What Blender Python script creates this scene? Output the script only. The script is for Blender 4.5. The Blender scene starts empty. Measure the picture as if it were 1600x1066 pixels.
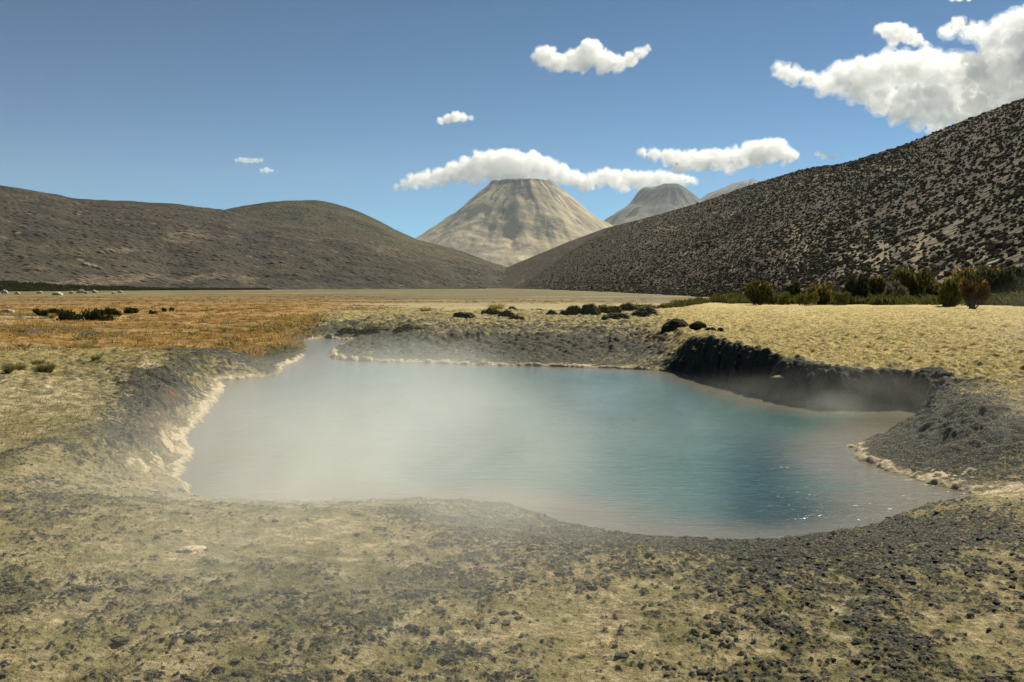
import bpy, math, random
import numpy as np
from mathutils import Vector, Matrix

random.seed(7)
rng = np.random.default_rng(7)
S = bpy.context.scene
COL = S.collection
R = math.radians

# ------------------------------------------------------------------ camera, sky, sun, exposure
CAM_Z = 1.7
PITCH = R(3.13)
FPX = 1555.0                      # focal length in photo pixels (1600 wide) = 35 mm
cam = bpy.data.cameras.new("camera")
cam.lens = 35.0; cam.sensor_width = 36.0
cam.clip_start = 0.05; cam.clip_end = 200000
camo = bpy.data.objects.new("camera", cam); COL.objects.link(camo)
camo.location = (0, 0, CAM_Z)
camo.rotation_euler = (R(90) - PITCH, 0, 0)
S.camera = camo

SUN_AZ, SUN_EL = R(34), R(43)      # azimuth to the right of the view, elevation
sdir = Vector((math.sin(SUN_AZ) * math.cos(SUN_EL), math.cos(SUN_AZ) * math.cos(SUN_EL), math.sin(SUN_EL)))
sl = bpy.data.lights.new("sun", "SUN"); sl.energy = 5.0; sl.angle = R(0.5); sl.color = (1.0, 0.92, 0.74)
so = bpy.data.objects.new("sun", sl); COL.objects.link(so)
so.rotation_euler = sdir.to_track_quat("Z", "Y").to_euler()

W = bpy.data.worlds.new("World"); S.world = W; W.use_nodes = True
nt = W.node_tree; nt.nodes.clear()
sky = nt.nodes.new("ShaderNodeTexSky"); sky.sky_type = "NISHITA"; sky.sun_disc = False
sky.sun_elevation = SUN_EL; sky.sun_rotation = SUN_AZ
sky.altitude = 4500; sky.air_density = 0.9; sky.dust_density = 0.9; sky.ozone_density = 3.0
hs = nt.nodes.new("ShaderNodeHueSaturation"); hs.inputs["Saturation"].default_value = 1.0; hs.inputs["Hue"].default_value = 0.488
bg = nt.nodes.new("ShaderNodeBackground"); bg.inputs["Strength"].default_value = 0.05
wo = nt.nodes.new("ShaderNodeOutputWorld")
def _vm(op, a, b):
    n_ = nt.nodes.new("ShaderNodeVectorMath"); n_.operation = op; nt.links.new(a, n_.inputs[0]); n_.inputs[1].default_value = b; return n_.outputs[0]
SKY_REF = 6.0                       # deep high-altitude sky: steeper falloff away from the sun and horizon
gm_ = nt.nodes.new("ShaderNodeGamma"); gm_.inputs[1].default_value = 1.5
nt.links.new(_vm("MULTIPLY", sky.outputs[0], (1 / SKY_REF,) * 3), gm_.inputs[0])
nt.links.new(_vm("MULTIPLY", gm_.outputs[0], (SKY_REF * .70, SKY_REF * .98, SKY_REF * .93)), hs.inputs["Color"]); nt.links.new(hs.outputs[0], bg.inputs[0]); nt.links.new(bg.outputs[0], wo.inputs[0])

S.view_settings.view_transform = "Standard"; S.view_settings.look = "None"
S.view_settings.exposure = 0.72; S.view_settings.gamma = 1.0
S.render.engine = "CYCLES"
cy = S.cycles
cy.use_denoising = True
try:
    cy.denoiser = "OPENIMAGEDENOISE"
except Exception:
    pass
cy.max_bounces = 16; cy.diffuse_bounces = 3; cy.glossy_bounces = 3; cy.transmission_bounces = 2
cy.transparent_max_bounces = 12; cy.volume_bounces = 14
cy.sample_clamp_indirect = 6.0; cy.sample_clamp_direct = 12.0
cy.volume_step_rate = 1.0; cy.volume_max_steps = 256

# ------------------------------------------------------------------ projection helpers (photo pixel -> place)
cp, sp = math.cos(PITCH), math.sin(PITCH)
def ray(u, v):
    cx = (u - 800.0) / FPX; c_y = (533.0 - v) / FPX
    return Vector((cx, cp + c_y * sp, -sp + c_y * cp))
def on_plane(u, v, z=0.0):
    d = ray(u, v); k = (z - CAM_Z) / d.z
    return Vector((d.x * k, d.y * k, z))
def at_range(u, v, r):
    d = ray(u, v); k = r / math.hypot(d.x, d.y)
    return Vector((d.x * k, d.y * k, CAM_Z + d.z * k))
def azim(u):
    return np.arctan2((np.asarray(u, float) - 800.0), FPX)
def uv_of(x, y, z):
    """photo pixel of a point (used to place patches of ground cover where the photo has them)"""
    yy = y * cp - (z - CAM_Z) * sp
    zz = y * sp + (z - CAM_Z) * cp
    yy = np.maximum(yy, 0.05)
    return 800 + FPX * x / yy, 533 - FPX * zz / yy

# ------------------------------------------------------------------ numpy noise
_perm = np.random.default_rng(3).permutation(256).astype(np.int64)
_perm = np.concatenate([_perm, _perm, _perm])
_g2 = np.stack([np.cos(np.arange(256) * 2.399963), np.sin(np.arange(256) * 2.399963)], 1)
def perlin(x, y, seed=0):
    x = np.asarray(x, float) + seed * 37.17; y = np.asarray(y, float) - seed * 19.31
    xi = np.floor(x).astype(np.int64); yi = np.floor(y).astype(np.int64)
    xf = x - xi; yf = y - yi; xi &= 255; yi &= 255
    u = xf * xf * xf * (xf * (xf * 6 - 15) + 10); v = yf * yf * yf * (yf * (yf * 6 - 15) + 10)
    def g(ix, iy, fx, fy):
        h = _perm[_perm[ix & 255] + (iy & 255)]
        q = _g2[h]
        return q[..., 0] * fx + q[..., 1] * fy
    a = g(xi, yi, xf, yf); b = g(xi + 1, yi, xf - 1, yf)
    c = g(xi, yi + 1, xf, yf - 1); d = g(xi + 1, yi + 1, xf - 1, yf - 1)
    return 1.5 * ((a + (b - a) * u) + ((c + (d - c) * u) - (a + (b - a) * u)) * v)
def fbm(x, y, n=4, seed=0, gain=0.5):
    s = np.zeros(np.broadcast(x, y).shape); a = 1.0; f = 1.0; t = 0.0
    for i in range(n):
        s += a * perlin(x * f, y * f, seed + i); t += a; a *= gain; f *= 2.03
    return s / t
def ridged(x, y, n=4, seed=0):
    s = 0; a = 1.0; f = 1.0; t = 0
    for i in range(n):
        s = s + a * (1 - np.abs(perlin(x * f, y * f, seed + i))); t += a; a *= 0.5; f *= 2.03
    return s / t
def worley(x, y, seed=0):
    x = np.asarray(x, float) + seed * 13.7; y = np.asarray(y, float) + seed * 7.9
    xi = np.floor(x).astype(np.int64); yi = np.floor(y).astype(np.int64)
    best = np.full(x.shape, 9.0)
    for dx in (-1, 0, 1):
        for dy in (-1, 0, 1):
            h = _perm[_perm[(xi + dx) & 255] + ((yi + dy) & 255)]
            px = xi + dx + (h / 256.0); py = yi + dy + (_perm[h + 91] / 256.0)
            best = np.minimum(best, (px - x) ** 2 + (py - y) ** 2)
    return np.sqrt(best)
def sm(x, a, b):
    t = np.clip((np.asarray(x, float) - a) / (b - a), 0, 1)
    return t * t * (3 - 2 * t)
def blob(u, v, cu, cv, ru, rv):
    return np.exp(-(((u - cu) / ru) ** 2 + ((v - cv) / rv) ** 2))

# ------------------------------------------------------------------ mesh / tagging helpers
def mesh_np(name, verts, faces, mats=(), smooth=True, attrs=None, parent=None):
    """faces: (n,k) int array (all same k)"""
    me = bpy.data.meshes.new(name)
    verts = np.asarray(verts, np.float32); faces = np.asarray(faces, np.int32)
    n, k = faces.shape
    me.vertices.add(len(verts)); me.vertices.foreach_set("co", verts.ravel())
    me.loops.add(n * k); me.loops.foreach_set("vertex_index", faces.ravel())
    me.polygons.add(n)
    me.polygons.foreach_set("loop_start", np.arange(0, n * k, k, dtype=np.int32))
    me.polygons.foreach_set("loop_total", np.full(n, k, np.int32))
    me.polygons.foreach_set("use_smooth", np.full(n, bool(smooth)))
    me.update(calc_edges=True)
    for an, arr in (attrs or {}).items():
        a = me.attributes.new(an, "FLOAT_COLOR", "POINT")
        a.data.foreach_set("color", np.asarray(arr, np.float32).ravel())
    for m in mats: me.materials.append(m)
    o = bpy.data.objects.new(name, me); COL.objects.link(o)
    if parent is not None: o.parent = parent
    return o
def tag(o, label=None, cat=None, group=None, kind=None):
    if label: o["label"] = label
    if cat: o["category"] = cat
    if group: o["group"] = group
    if kind: o["kind"] = kind
    return o
def thing(name, label, cat, loc, rz=0.0, group=None):
    o = bpy.data.objects.new(name, None); COL.objects.link(o)
    o.location = loc; o.rotation_euler = (0, 0, rz); o.empty_display_size = 0.2
    return tag(o, label, cat, group)
def copy_tree(o, parent=None):
    c = o.copy(); COL.objects.link(c); c.parent = parent
    for ch in list(o.children): copy_tree(ch, c)
    return c

# ------------------------------------------------------------------ node helpers
class M:
    def __init__(s, name):
        s.m = bpy.data.materials.new(name); s.m.use_nodes = True
        s.t = s.m.node_tree; s.t.nodes.clear()
        s.out = s.t.nodes.new("ShaderNodeOutputMaterial")
    def n(s, typ, **kw):
        nd = s.t.nodes.new(typ)
        for k, v in kw.items(): setattr(nd, k, v)
        return nd
    def set(s, sock, v):
        if isinstance(v, bpy.types.NodeSocket): s.t.links.new(v, sock)
        elif v is not None:
            if isinstance(v, tuple) and len(v) == 3 and sock.type == "RGBA": v = v + (1.0,)
            sock.default_value = v
    def geo(s): return s.n("ShaderNodeNewGeometry").outputs["Position"]
    def obj(s): return s.n("ShaderNodeTexCoord").outputs["Object"]
    def attr(s, name):
        a = s.n("ShaderNodeAttribute"); a.attribute_name = name
        sp_ = s.n("ShaderNodeSeparateColor"); s.t.links.new(a.outputs["Color"], sp_.inputs[0])
        return sp_.outputs[0], sp_.outputs[1], sp_.outputs[2], a.outputs["Alpha"]
    def map(s, vec, scale):
        mp = s.n("ShaderNodeMapping"); s.set(mp.inputs["Vector"], vec); mp.inputs["Scale"].default_value = scale
        return mp.outputs[0]
    def noise(s, vec, scale, detail=4, rough=0.55, dist=0.0):
        nd = s.n("ShaderNodeTexNoise"); s.set(nd.inputs["Vector"], vec)
        nd.inputs["Scale"].default_value = scale; nd.inputs["Detail"].default_value = detail
        nd.inputs["Roughness"].default_value = rough; nd.inputs["Distortion"].default_value = dist
        return nd.outputs[0]
    def voro(s, vec, scale, rand=1.0):
        nd = s.n("ShaderNodeTexVoronoi"); s.set(nd.inputs["Vector"], vec); nd.inputs["Scale"].default_value = scale
        nd.inputs["Randomness"].default_value = rand
        return nd.outputs["Distance"]
    def math(s, op, a, b=None, c=None, clamp=False):
        nd = s.n("ShaderNodeMath", operation=op); nd.use_clamp = clamp
        s.set(nd.inputs[0], a); s.set(nd.inputs[1], b)
        if c is not None: s.set(nd.inputs[2], c)
        return nd.outputs[0]
    def ramp(s, v, a, b, lo=0.0, hi=1.0):
        nd = s.n("ShaderNodeMapRange", interpolation_type="SMOOTHSTEP"); s.set(nd.inputs[0], v)
        for i, x in enumerate((a, b, lo, hi)): s.set(nd.inputs[i + 1], x)
        return nd.outputs[0]
    def mix(s, f, a, b, blend="MIX"):
        nd = s.n("ShaderNodeMix", data_type="RGBA", blend_type=blend)
        s.set(nd.inputs[0], f); s.set(nd.inputs[6], a); s.set(nd.inputs[7], b)
        return nd.outputs[2]
    def bump(s, h, strength=1.0, dist=0.02, normal=None):
        nd = s.n("ShaderNodeBump"); s.set(nd.inputs["Height"], h)
        s.set(nd.inputs["Strength"], strength); s.set(nd.inputs["Distance"], dist)
        if normal is not None: s.set(nd.inputs["Normal"], normal)
        return nd.outputs[0]
    def principled(s, color, rough=0.9, normal=None, spec=0.25, **kw):
        b = s.n("ShaderNodeBsdfPrincipled")
        s.set(b.inputs["Base Color"], color); s.set(b.inputs["Roughness"], rough)
        s.set(b.inputs["Specular IOR Level"], spec)
        if normal is not None: s.set(b.inputs["Normal"], normal)
        for k, v in kw.items(): s.set(b.inputs[k], v)
        s.t.links.new(b.outputs[0], s.out.inputs["Surface"])
        return b

# ------------------------------------------------------------------ the pool outline: photo pixel, plane height, bank width, ledge, crust, dark
WL = -0.5
shore = [  # u, v, z of plane used, bank width, ledge width, crust, dark
    (300, 772, WL, 1.6, .12, .7, .2), (283, 742, WL, .9, .22, 1, .3), (303, 705, WL, .95, .25, 1, .1), (292, 682, WL, .9, .15, .9, .15),
    (322, 648, WL, .9, .35, 1, .35), (342, 622, WL, .9, .35, 1, .45), (350, 603, WL, 1.0, .3, .9, .3), (330, 596, WL, .9, .2, .9, .4),
    (375, 592, WL, 1.2, .2, 1, .4), (432, 586, WL, 1.6, .1, .5, .6), (442, 574, WL, 1.6, .2, 1, .7), (466, 563, WL, 2, .2, .9, .7),
    (480, 548, WL, 3, .1, .5, .7), (478, 534, WL, 4, .1, .5, .6), (500, 529, WL, 4, .2, .8, .6), (545, 532, WL, 3, .3, .8, .6),
    (528, 543, WL, 3, .3, .6, .7), (514, 558, WL, 4, .4, .9, .7), (560, 565, WL, 6, .35, 1, .75), (640, 567, WL, 7, .35, 1, .85),
    (720, 570, WL, 7, .3, 1, .85), (800, 572, WL, 7, .25, .9, .85), (900, 574, WL, 7, .25, .9, .85), (980, 577, WL, 3.5, .2, .9, .85),
    (1040, 581, WL, .9, .1, .5, 1), (1075, 588, WL, .55, .05, .2, 1), (1130, 603, WL, .5, 0, 0, 1), (1200, 622, WL, .5, 0, .05, 1),
    (1270, 636, WL, .5, .05, .1, 1), (1340, 640, WL, .5, 0, 0, 1), (1420, 640, WL, .55, 0, 0, 1), (1445, 650, WL, .6, 0, 0, 1),
    (1410, 668, WL, .9, 0, 0, 1), (1368, 684, WL, 1.5, .05, .2, 1), (1334, 697, WL, 1.8, .26, .9, 1), (1336, 714, WL, 2.0, .26, .9, 1),
    (1390, 737, WL, 2.1, .26, .9, 1), (1450, 755, WL, 2.1, .26, .9, .95), (1520, 772, WL, 1.8, .15, .8, .7), (1500, 782, WL, 1.7, .1, .5, .5),
    (1440, 797, WL, 2.0, 0, .2, .8), (1360, 826, WL, 2.2, 0, 0, .9), (1270, 844, WL, 2.3, 0, 0, .95), (1180, 852, WL, 2.3, 0, .1, .95),
    (1080, 851, WL, 2.3, 0, .1, .95), (980, 843, WL, 2.3, 0, .1, .95), (890, 826, WL, 2.4, 0, 0, .9), (820, 803, WL, 2.5, 0, 0, .9),
    (750, 790, WL, 2.5, 0, 0, .85), (680, 787, WL, 2.6, 0, .1, .6), (580, 787, WL, 2.6, .05, .2, .3), (470, 787, WL, 2.6, .05, .3, .25),
    (380, 786, WL, 2.4, .08, .6, .2), (325, 784, WL, 2.0, .1, .8, .2)]
sh_xy = np.array([tuple(on_plane(a[0], a[1], a[2]))[:2] for a in shore]); sh_at = np.array([a[3:] for a in shore])
def catmull(P, n):
    out = []
    N = len(P)
    for i in range(N):
        p0, p1, p2, p3 = P[i - 1], P[i], P[(i + 1) % N], P[(i + 2) % N]
        for k in range(n):
            t = k / n
            out.append(0.5 * (2 * p1 + (p2 - p0) * t + (2 * p0 - 5 * p1 + 4 * p2 - p3) * t * t + (3 * p1 - p0 - 3 * p2 + p3) * t ** 3))
    return np.array(out)
shp = catmull(np.hstack([sh_xy, sh_at]), 4)
poly, patt = shp[:, :2], np.clip(shp[:, 2:], 0, 9)
# signed distance to the shoreline on a fine plan grid (positive = land)
GX0, GX1, GY0, GY1, GS = -22.0, 20.0, 2.0, 58.0, 0.06
gx = np.arange(GX0, GX1, GS); gy = np.arange(GY0, GY1, GS)
QX, QY = np.meshgrid(gx, gy)
def poly_dist(x, y):
    best = np.full(x.shape, 1e9); att = np.zeros(x.shape + (4,)); inside = np.zeros(x.shape, bool)
    n = len(poly)
    for i in range(n):
        a, b = poly[i], poly[(i + 1) % n]
        e = b - a; wx, wy = x - a[0], y - a[1]
        t = np.clip((wx * e[0] + wy * e[1]) / (e @ e + 1e-12), 0, 1)
        d2 = (wx - t * e[0]) ** 2 + (wy - t * e[1]) ** 2
        m = d2 < best
        best = np.where(m, d2, best)
        tm = t[m][:, None]
        att[m] = patt[i] * (1 - tm) + patt[(i + 1) % n] * tm
        c = (a[1] > y) != (b[1] > y)
        inside ^= c & (x < (b[0] - a[0]) * (y - a[1]) / (b[1] - a[1] + 1e-12) + a[0])
    d = np.sqrt(best)
    return np.where(inside, -d, d), att
_ex = (poly[:, 0].min() - 7, poly[:, 0].max() + 7, poly[:, 1].min() - 7, poly[:, 1].max() + 9)
selr = np.where((gy > _ex[2]) & (gy < _ex[3]))[0]; selc = np.where((gx > _ex[0]) & (gx < _ex[1]))[0]
SD = np.full(QX.shape, 9.0); AT = np.zeros(QX.shape + (4,)); AT[..., 0] = 3.0
_r = slice(selr[0], selr[-1] + 1); _c = slice(selc[0], selc[-1] + 1)
SD[_r, _c], AT[_r, _c] = poly_dist(QX[_r, _c], QY[_r, _c])
# blur attributes a little so they do not jump between nearest segments
for _ in range(6):
    AT[1:-1, 1:-1] = 0.25 * (AT[:-2, 1:-1] + AT[2:, 1:-1] + AT[1:-1, :-2] + AT[1:-1, 2:])
def sample(G, x, y):
    fx = np.clip((x - GX0) / GS, 0, len(gx) - 1.001); fy = np.clip((y - GY0) / GS, 0, len(gy) - 1.001)
    ix = fx.astype(int); iy = fy.astype(int); a = fx - ix; b = fy - iy
    if G.ndim == 3: a = a[..., None]; b = b[..., None]
    return (G[iy, ix] * (1 - a) + G[iy, ix + 1] * a) * (1 - b) + (G[iy + 1, ix] * (1 - a) + G[iy + 1, ix + 1] * a) * b

# ------------------------------------------------------------------ the ground as a function of plan position
def ground(x, y):
    """height and cover masks at plan positions; A = dark peat plus painted wall shade, crust, green moss, orange; B = pale, rust, straw, -"""
    x = np.asarray(x, float); y = np.asarray(y, float)
    r = np.hypot(x, y)
    yy = np.maximum(y, 0.3)
    u = 800 + FPX * x / yy / 1.0
    _, v = uv_of(x, yy, np.zeros_like(x))
    v = np.where(y > 0.3, v, 2000); u = np.clip(u, -3000, 5000)
    near_fade = sm(r, 60, 25)
    fine = sm(r, 34, 16)
    # broad levels
    meadow = sm(u, 960, 1120) * sm(r, 15, 21)
    rb = r + np.clip((1400 - u) / 100 * .8, -1.5, 4)
    lvl = sm(u, 960, 1120) * np.interp(rb, [13, 16, 18.5, 20.5, 26, 45], [0, -.05, .02, .22, .40, .48]) + 0.22 * sm(u, 430, 600) * (1 - sm(u, 960, 1120)) * sm(r, 24, 45) + 0.06 * sm(u, 1200, 1500) * sm(r, 9, 13)
    jr = 2.5 * fbm(x * .12, y * .12, 3, 40)
    left = 1 - sm(u, 380, 520); right = sm(u, 1000, 1120); mid = 1 - np.maximum(left, right)
    drop = left * sm(r + jr * .3, 28.2, 30.0) + mid * sm(r + jr, 58, 80) + right * sm(r, 75, 130)
    hb = lvl + (-0.62 - lvl) * drop
    hb = hb + 0.10 * fbm(x * .35, y * .35, 3, 11) * sm(r, 3, 8) * (1 - 0.6 * sm(r, 60, 200))
    # pool and banks
    d = sample(SD, x, y); at = sample(AT, x, y)
    bw = np.maximum(at[..., 0], .3); ledge = at[..., 1]; acr = at[..., 2]; adk = at[..., 3]
    dn = d + (0.10 * fbm(x * 2.2, y * 2.2, 3, 21) + 0.05 * fbm(x * 9, y * 9, 2, 25)) * np.where(bw < .75, 2.0, 1.2)
    t = np.clip((dn - ledge) / bw, 0, 1)
    steep = sm(bw, 1.4, .6)
    prof = steep * (1 - (1 - t) ** 2.4) + (1 - steep) * (t * 0.75 + 0.25 * t * t * (3 - 2 * t))
    bank = WL + 0.05 * np.clip(dn / .12, 0, 1) + (hb - WL - 0.05) * prof
    z = np.where(dn < 0, WL - 0.9 * np.minimum(-dn * 1.2, 0.7), bank)
    land = sm(dn, 0.0, 0.08)
    u2, v2 = uv_of(x, yy, np.maximum(bank, WL)); u = np.where(y > .3, u2, u); v = np.where(y > .3, v2, v); u = np.clip(u, -3000, 5000)
    # cover: dark peat patches
    n_big = fbm(x * .75, y * .75, 3, 31); n_mid = fbm(x * 2.6, y * 2.6, 3, 33); n_sml = fbm(x * 9.0, y * 9.0, 3, 35)
    bias = -0.20 + 0.0 * x
    bias = bias + 0.36 * blob(u, v, 1130, 875, 430, 50) + 0.20 * blob(u, v, 1480, 880, 230, 70) + 0.10 * blob(u, v, 1300, 1010, 420, 90)
    bias = bias + 0.16 * blob(u, v, 90, 960, 170, 90) + 0.75 * blob(u, v, 222, 640, 65, 60) + .4 * blob(u, v, 255, 605, 40, 22) + 0.12 * blob(u, v, 120, 790, 160, 60)
    bias = bias + 0.44 * blob(u, v, 800, 535, 300, 32) + 0.36 * blob(u, v, 380, 545, 130, 32) + 0.25 * blob(u, v, 760, 850, 90, 40)
    bias = bias + 0.55 * blob(u, v, 1500, 690, 150, 60) + 0.12 * blob(u, v, 700, 1000, 200, 80)
    bias = bias - 0.22 * blob(u, v, 470, 860, 170, 80) - 0.30 * blob(u, v, 90, 610, 170, 50) - 0.35 * blob(u, v, 1560, 775, 90, 22)
    bias = bias - 0.34 * meadow * sm(v, 600, 560) - 0.15 * blob(u, v, 900, 990, 160, 40)
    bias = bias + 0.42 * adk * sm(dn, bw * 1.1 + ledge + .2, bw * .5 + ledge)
    n_tiny = fbm(x * 26, y * 26, 3, 38)
    pk = 0.34 * n_big + 0.50 * n_mid + 0.62 * n_sml + .75 * n_tiny * sm(r, 26, 12) + .95 * (bias + .20) - .08
    dark = sm(pk, -0.10, 0.50)
    mid_olive = sm(pk, -.5, -.05) * (1 - .8 * dark)
    # lumpy clods where the peat is
    wx_ = x + .03 * fbm(x * 11, y * 11, 2, 44); wy_ = y + .03 * fbm(x * 11, y * 11, 2, 45)
    w1 = worley(wx_ / 0.055, wy_ / 0.045, 1); w2 = worley(wx_ / 0.027, wy_ / 0.027, 2); w3 = worley(wx_ / .16, wy_ / .13, 3)
    n_tin = ridged(x * 17, y * 17, 3, 46) - .62
    lump = np.clip(1 - w1 * w1 * 1.6, 0, 1); lump2 = np.clip(1 - w2 * w2 * 1.6, 0, 1); lump3 = np.clip(1 - w3 * w3 * 1.5, 0, 1)
    amp = np.clip(sm(pk, -0.12, 0.35), 0.10, 1)
    z = z + land * fine * ((.3 + .7 * amp) * (0.008 * lump + 0.006 * lump2 + 0.014 * fbm(x * 13, y * 13, 3, 52) + .009 * lump3 + .006 * n_tin) + 0.006 * fbm(x * 30, y * 30, 3, 51) + .03 * n_mid)
    # tussocky meadow and mossy back shore
    tm = .6 * np.clip(1 - worley(x / .40, y / .40, 5) ** 2 * 1.7, 0, 1) + .6 * np.clip(1 - worley(x / .17, y / .17, 6) ** 2 * 1.6, 0, 1)
    tus = meadow * sm(r, 80, 30) + 0.8 * left * sm(r, 14, 20) * sm(r, 32, 28) + 1.4 * mid * sm(r, 25, 32) * sm(r, 90, 60)
    z = z + land * tus * (0.075 * tm * (.6 + n_mid) + 0.04 * n_mid)
    # craggy dark wall under the meadow
    z = z + land * steep * np.clip(1 - np.abs(t - .5) * 2, 0, 1) * (0.16 * fbm(x * 3.1, y * 3.1, 3, 61))
    # far plain ripple
    z = z + drop * (0.22 * fbm(x * .11, y * .11, 4, 71) + .16 * fbm(x * .5, y * .5, 3, 72) * sm(r, 220, 60))
    # hillocks on the right promontory
    z = z + sm(dn, .15, 1.3) * 0.20 * blob(u, v, 1490, 665, 110, 45) * (1 + .5 * n_mid)
    z = z + sm(dn, .1, .6) * 0.14 * blob(u, v, 255, 650, 40, 60) * (1 + .8 * n_mid)
    # crust near the waterline
    cr = acr * sm(dn, ledge * .75 + 0.08 + (0.12 + .5 * ledge) * (n_mid + .6 * n_sml), ledge * .3 - .05) * (0.7 + 0.7 * n_sml)
    cr = np.maximum(cr, 0.85 * blob(u, v, 275, 700, 26, 42) * sm(n_sml + n_mid, -.25, .25))
    cr = np.maximum(cr, 0.9 * blob(u, v, 240, 725, 45, 18) * sm(n_sml + n_mid, -.2, .3))
    cr = np.maximum(cr, 0.8 * blob(u, v, 235, 575, 22, 9) * sm(n_sml, -.3, .1))
    cr = np.maximum(cr, 0.8 * blob(u, v, 1560, 768, 80, 13) * sm(n_sml + n_mid, -.35, .1))
    cr = np.maximum(cr, 0.7 * blob(u, v, 1480, 745, 70, 16) * sm(n_sml + n_mid, -.0, .3))
    crust = np.clip(cr, 0, 1) * sm(r, 70, 50)
    dark = np.maximum(dark, steep * sm(adk, .75, .9) * sm(dn, bw * 1.12, bw * .8) * sm(v, 700, 670))  # steep wall face darkened to paint in its shade
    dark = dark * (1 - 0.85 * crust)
    wetrim = np.maximum(sm(dn, 0.06, -0.02), .0)
    # green moss
    green = sm(0.8 * n_big + 0.5 * fbm(x * 5, y * 5, 2, 81) + 0.30 * blob(u, v, 330, 545, 200, 40) + .16 * mid * sm(r, 20, 26) + 0.10 * left + 0.25 * blob(u, v, 500, 900, 220, 110) - 0.2 * meadow, 0.05, 0.45)
    green = np.maximum(green, .5 * mid_olive * (1 - .75 * meadow))
    # orange grass of the plain
    far = sm(r, 30, 42) * (left + mid * sm(r, 62, 80) + right * sm(r, 90, 150))
    ln = fbm(x * .02 / 1.0, y * .06, 4, 91)
    orange = far * sm(ln + 0.25 * fbm(x * .35, y * .35, 3, 92) + .55 * blob(u, v, 250, 478, 420, 26) - 0.35 * sm(r, 140, 320) - .25 * sm(u, 420, 700), -0.10, 0.34)
    fgreen = far * np.maximum(.85 * sm(r + 12 * fbm(x * .03, y * .06, 3, 93), 95, 190) * (1 - .5 * sm(fbm(x * .012, y * .05, 4, 94), .05, .35)), .9 * sm(fbm(x * .018, y * .05, 4, 95) + 0.3 * fbm(x * .3, y * .3, 2, 96) + 0.30 * sm(r, 110, 280), 0.05, 0.38))
    green = np.maximum(green * (1 - far), fgreen)
    fdark = far * sm(fbm(x * .06, y * .16, 4, 97) + 0.5 * fbm(x * .5, y * .5, 3, 98) + .6 * blob(u, v, 30, 490, 70, 16) + .95 * blob(u, v, 60, 516, 130, 5.5) + .5 * blob(u, v, 330, 503, 140, 7) + .5 * fbm(x * 1.6, y * 1.6, 2, 99) * sm(r, 120, 60), 0.30, 0.9)
    dark = np.where(far > .01, np.maximum(dark * (1 - far), fdark * .85), dark)
    # pale dry ground
    pale = sm(0.6 * n_big + .5 * fbm(x * 3.7, y * 3.7, 3, 101) + 0.45 * blob(u, v, 90, 620, 190, 50) + .3 * blob(u, v, 1230, 486, 60, 6) + .25 * blob(u, v, 420, 900, 300, 130) + .15 * blob(u, v, 900, 1000, 250, 50) + .45 * blob(u, v, 610, 985, 45, 16) + .45 * blob(u, v, 740, 1005, 40, 10) + .4 * blob(u, v, 130, 915, 50, 14) + .35 * blob(u, v, 250, 1040, 60, 16) + .4 * blob(u, v, 1330, 960, 60, 14) + .35 * blob(u, v, 1150, 1010, 70, 14), 0.22, 0.62)
    pale = pale * (1 - far) + far * sm(fbm(x * .05, y * .14, 3, 103), .45, .6) * .7
    wetrim = np.maximum(wetrim, far * sm(r + 14 * fbm(x * .03, y * .06, 3, 93), 85, 200) * (.95 - .8 * sm(fbm(x * .012, y * .05, 4, 94), -.05, .25)))
    straw = (1 - .9 * steep * sm(dn, bw * 1.3, bw)) * np.clip(meadow * 1.0 + .6 * left * sm(r, 18, 24) + .75 * mid * sm(r, 30, 44), 0, 1) * (1 - far)
    rust = 0.8 * blob(u, v, 272, 628, 14, 9) + .45 * blob(u, v, 1030, 533, 40, 9) + .25 * blob(u, v, 710, 535, 35, 12)
    rust = np.maximum(rust, .45 * blob(u, v, 258, 680, 32, 45))
    rust = rust * sm(n_sml, -.3, .25)
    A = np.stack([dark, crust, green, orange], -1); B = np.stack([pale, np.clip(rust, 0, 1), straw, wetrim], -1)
    return z, np.clip(A, 0, 1), np.clip(B, 0, 1), dn

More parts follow.
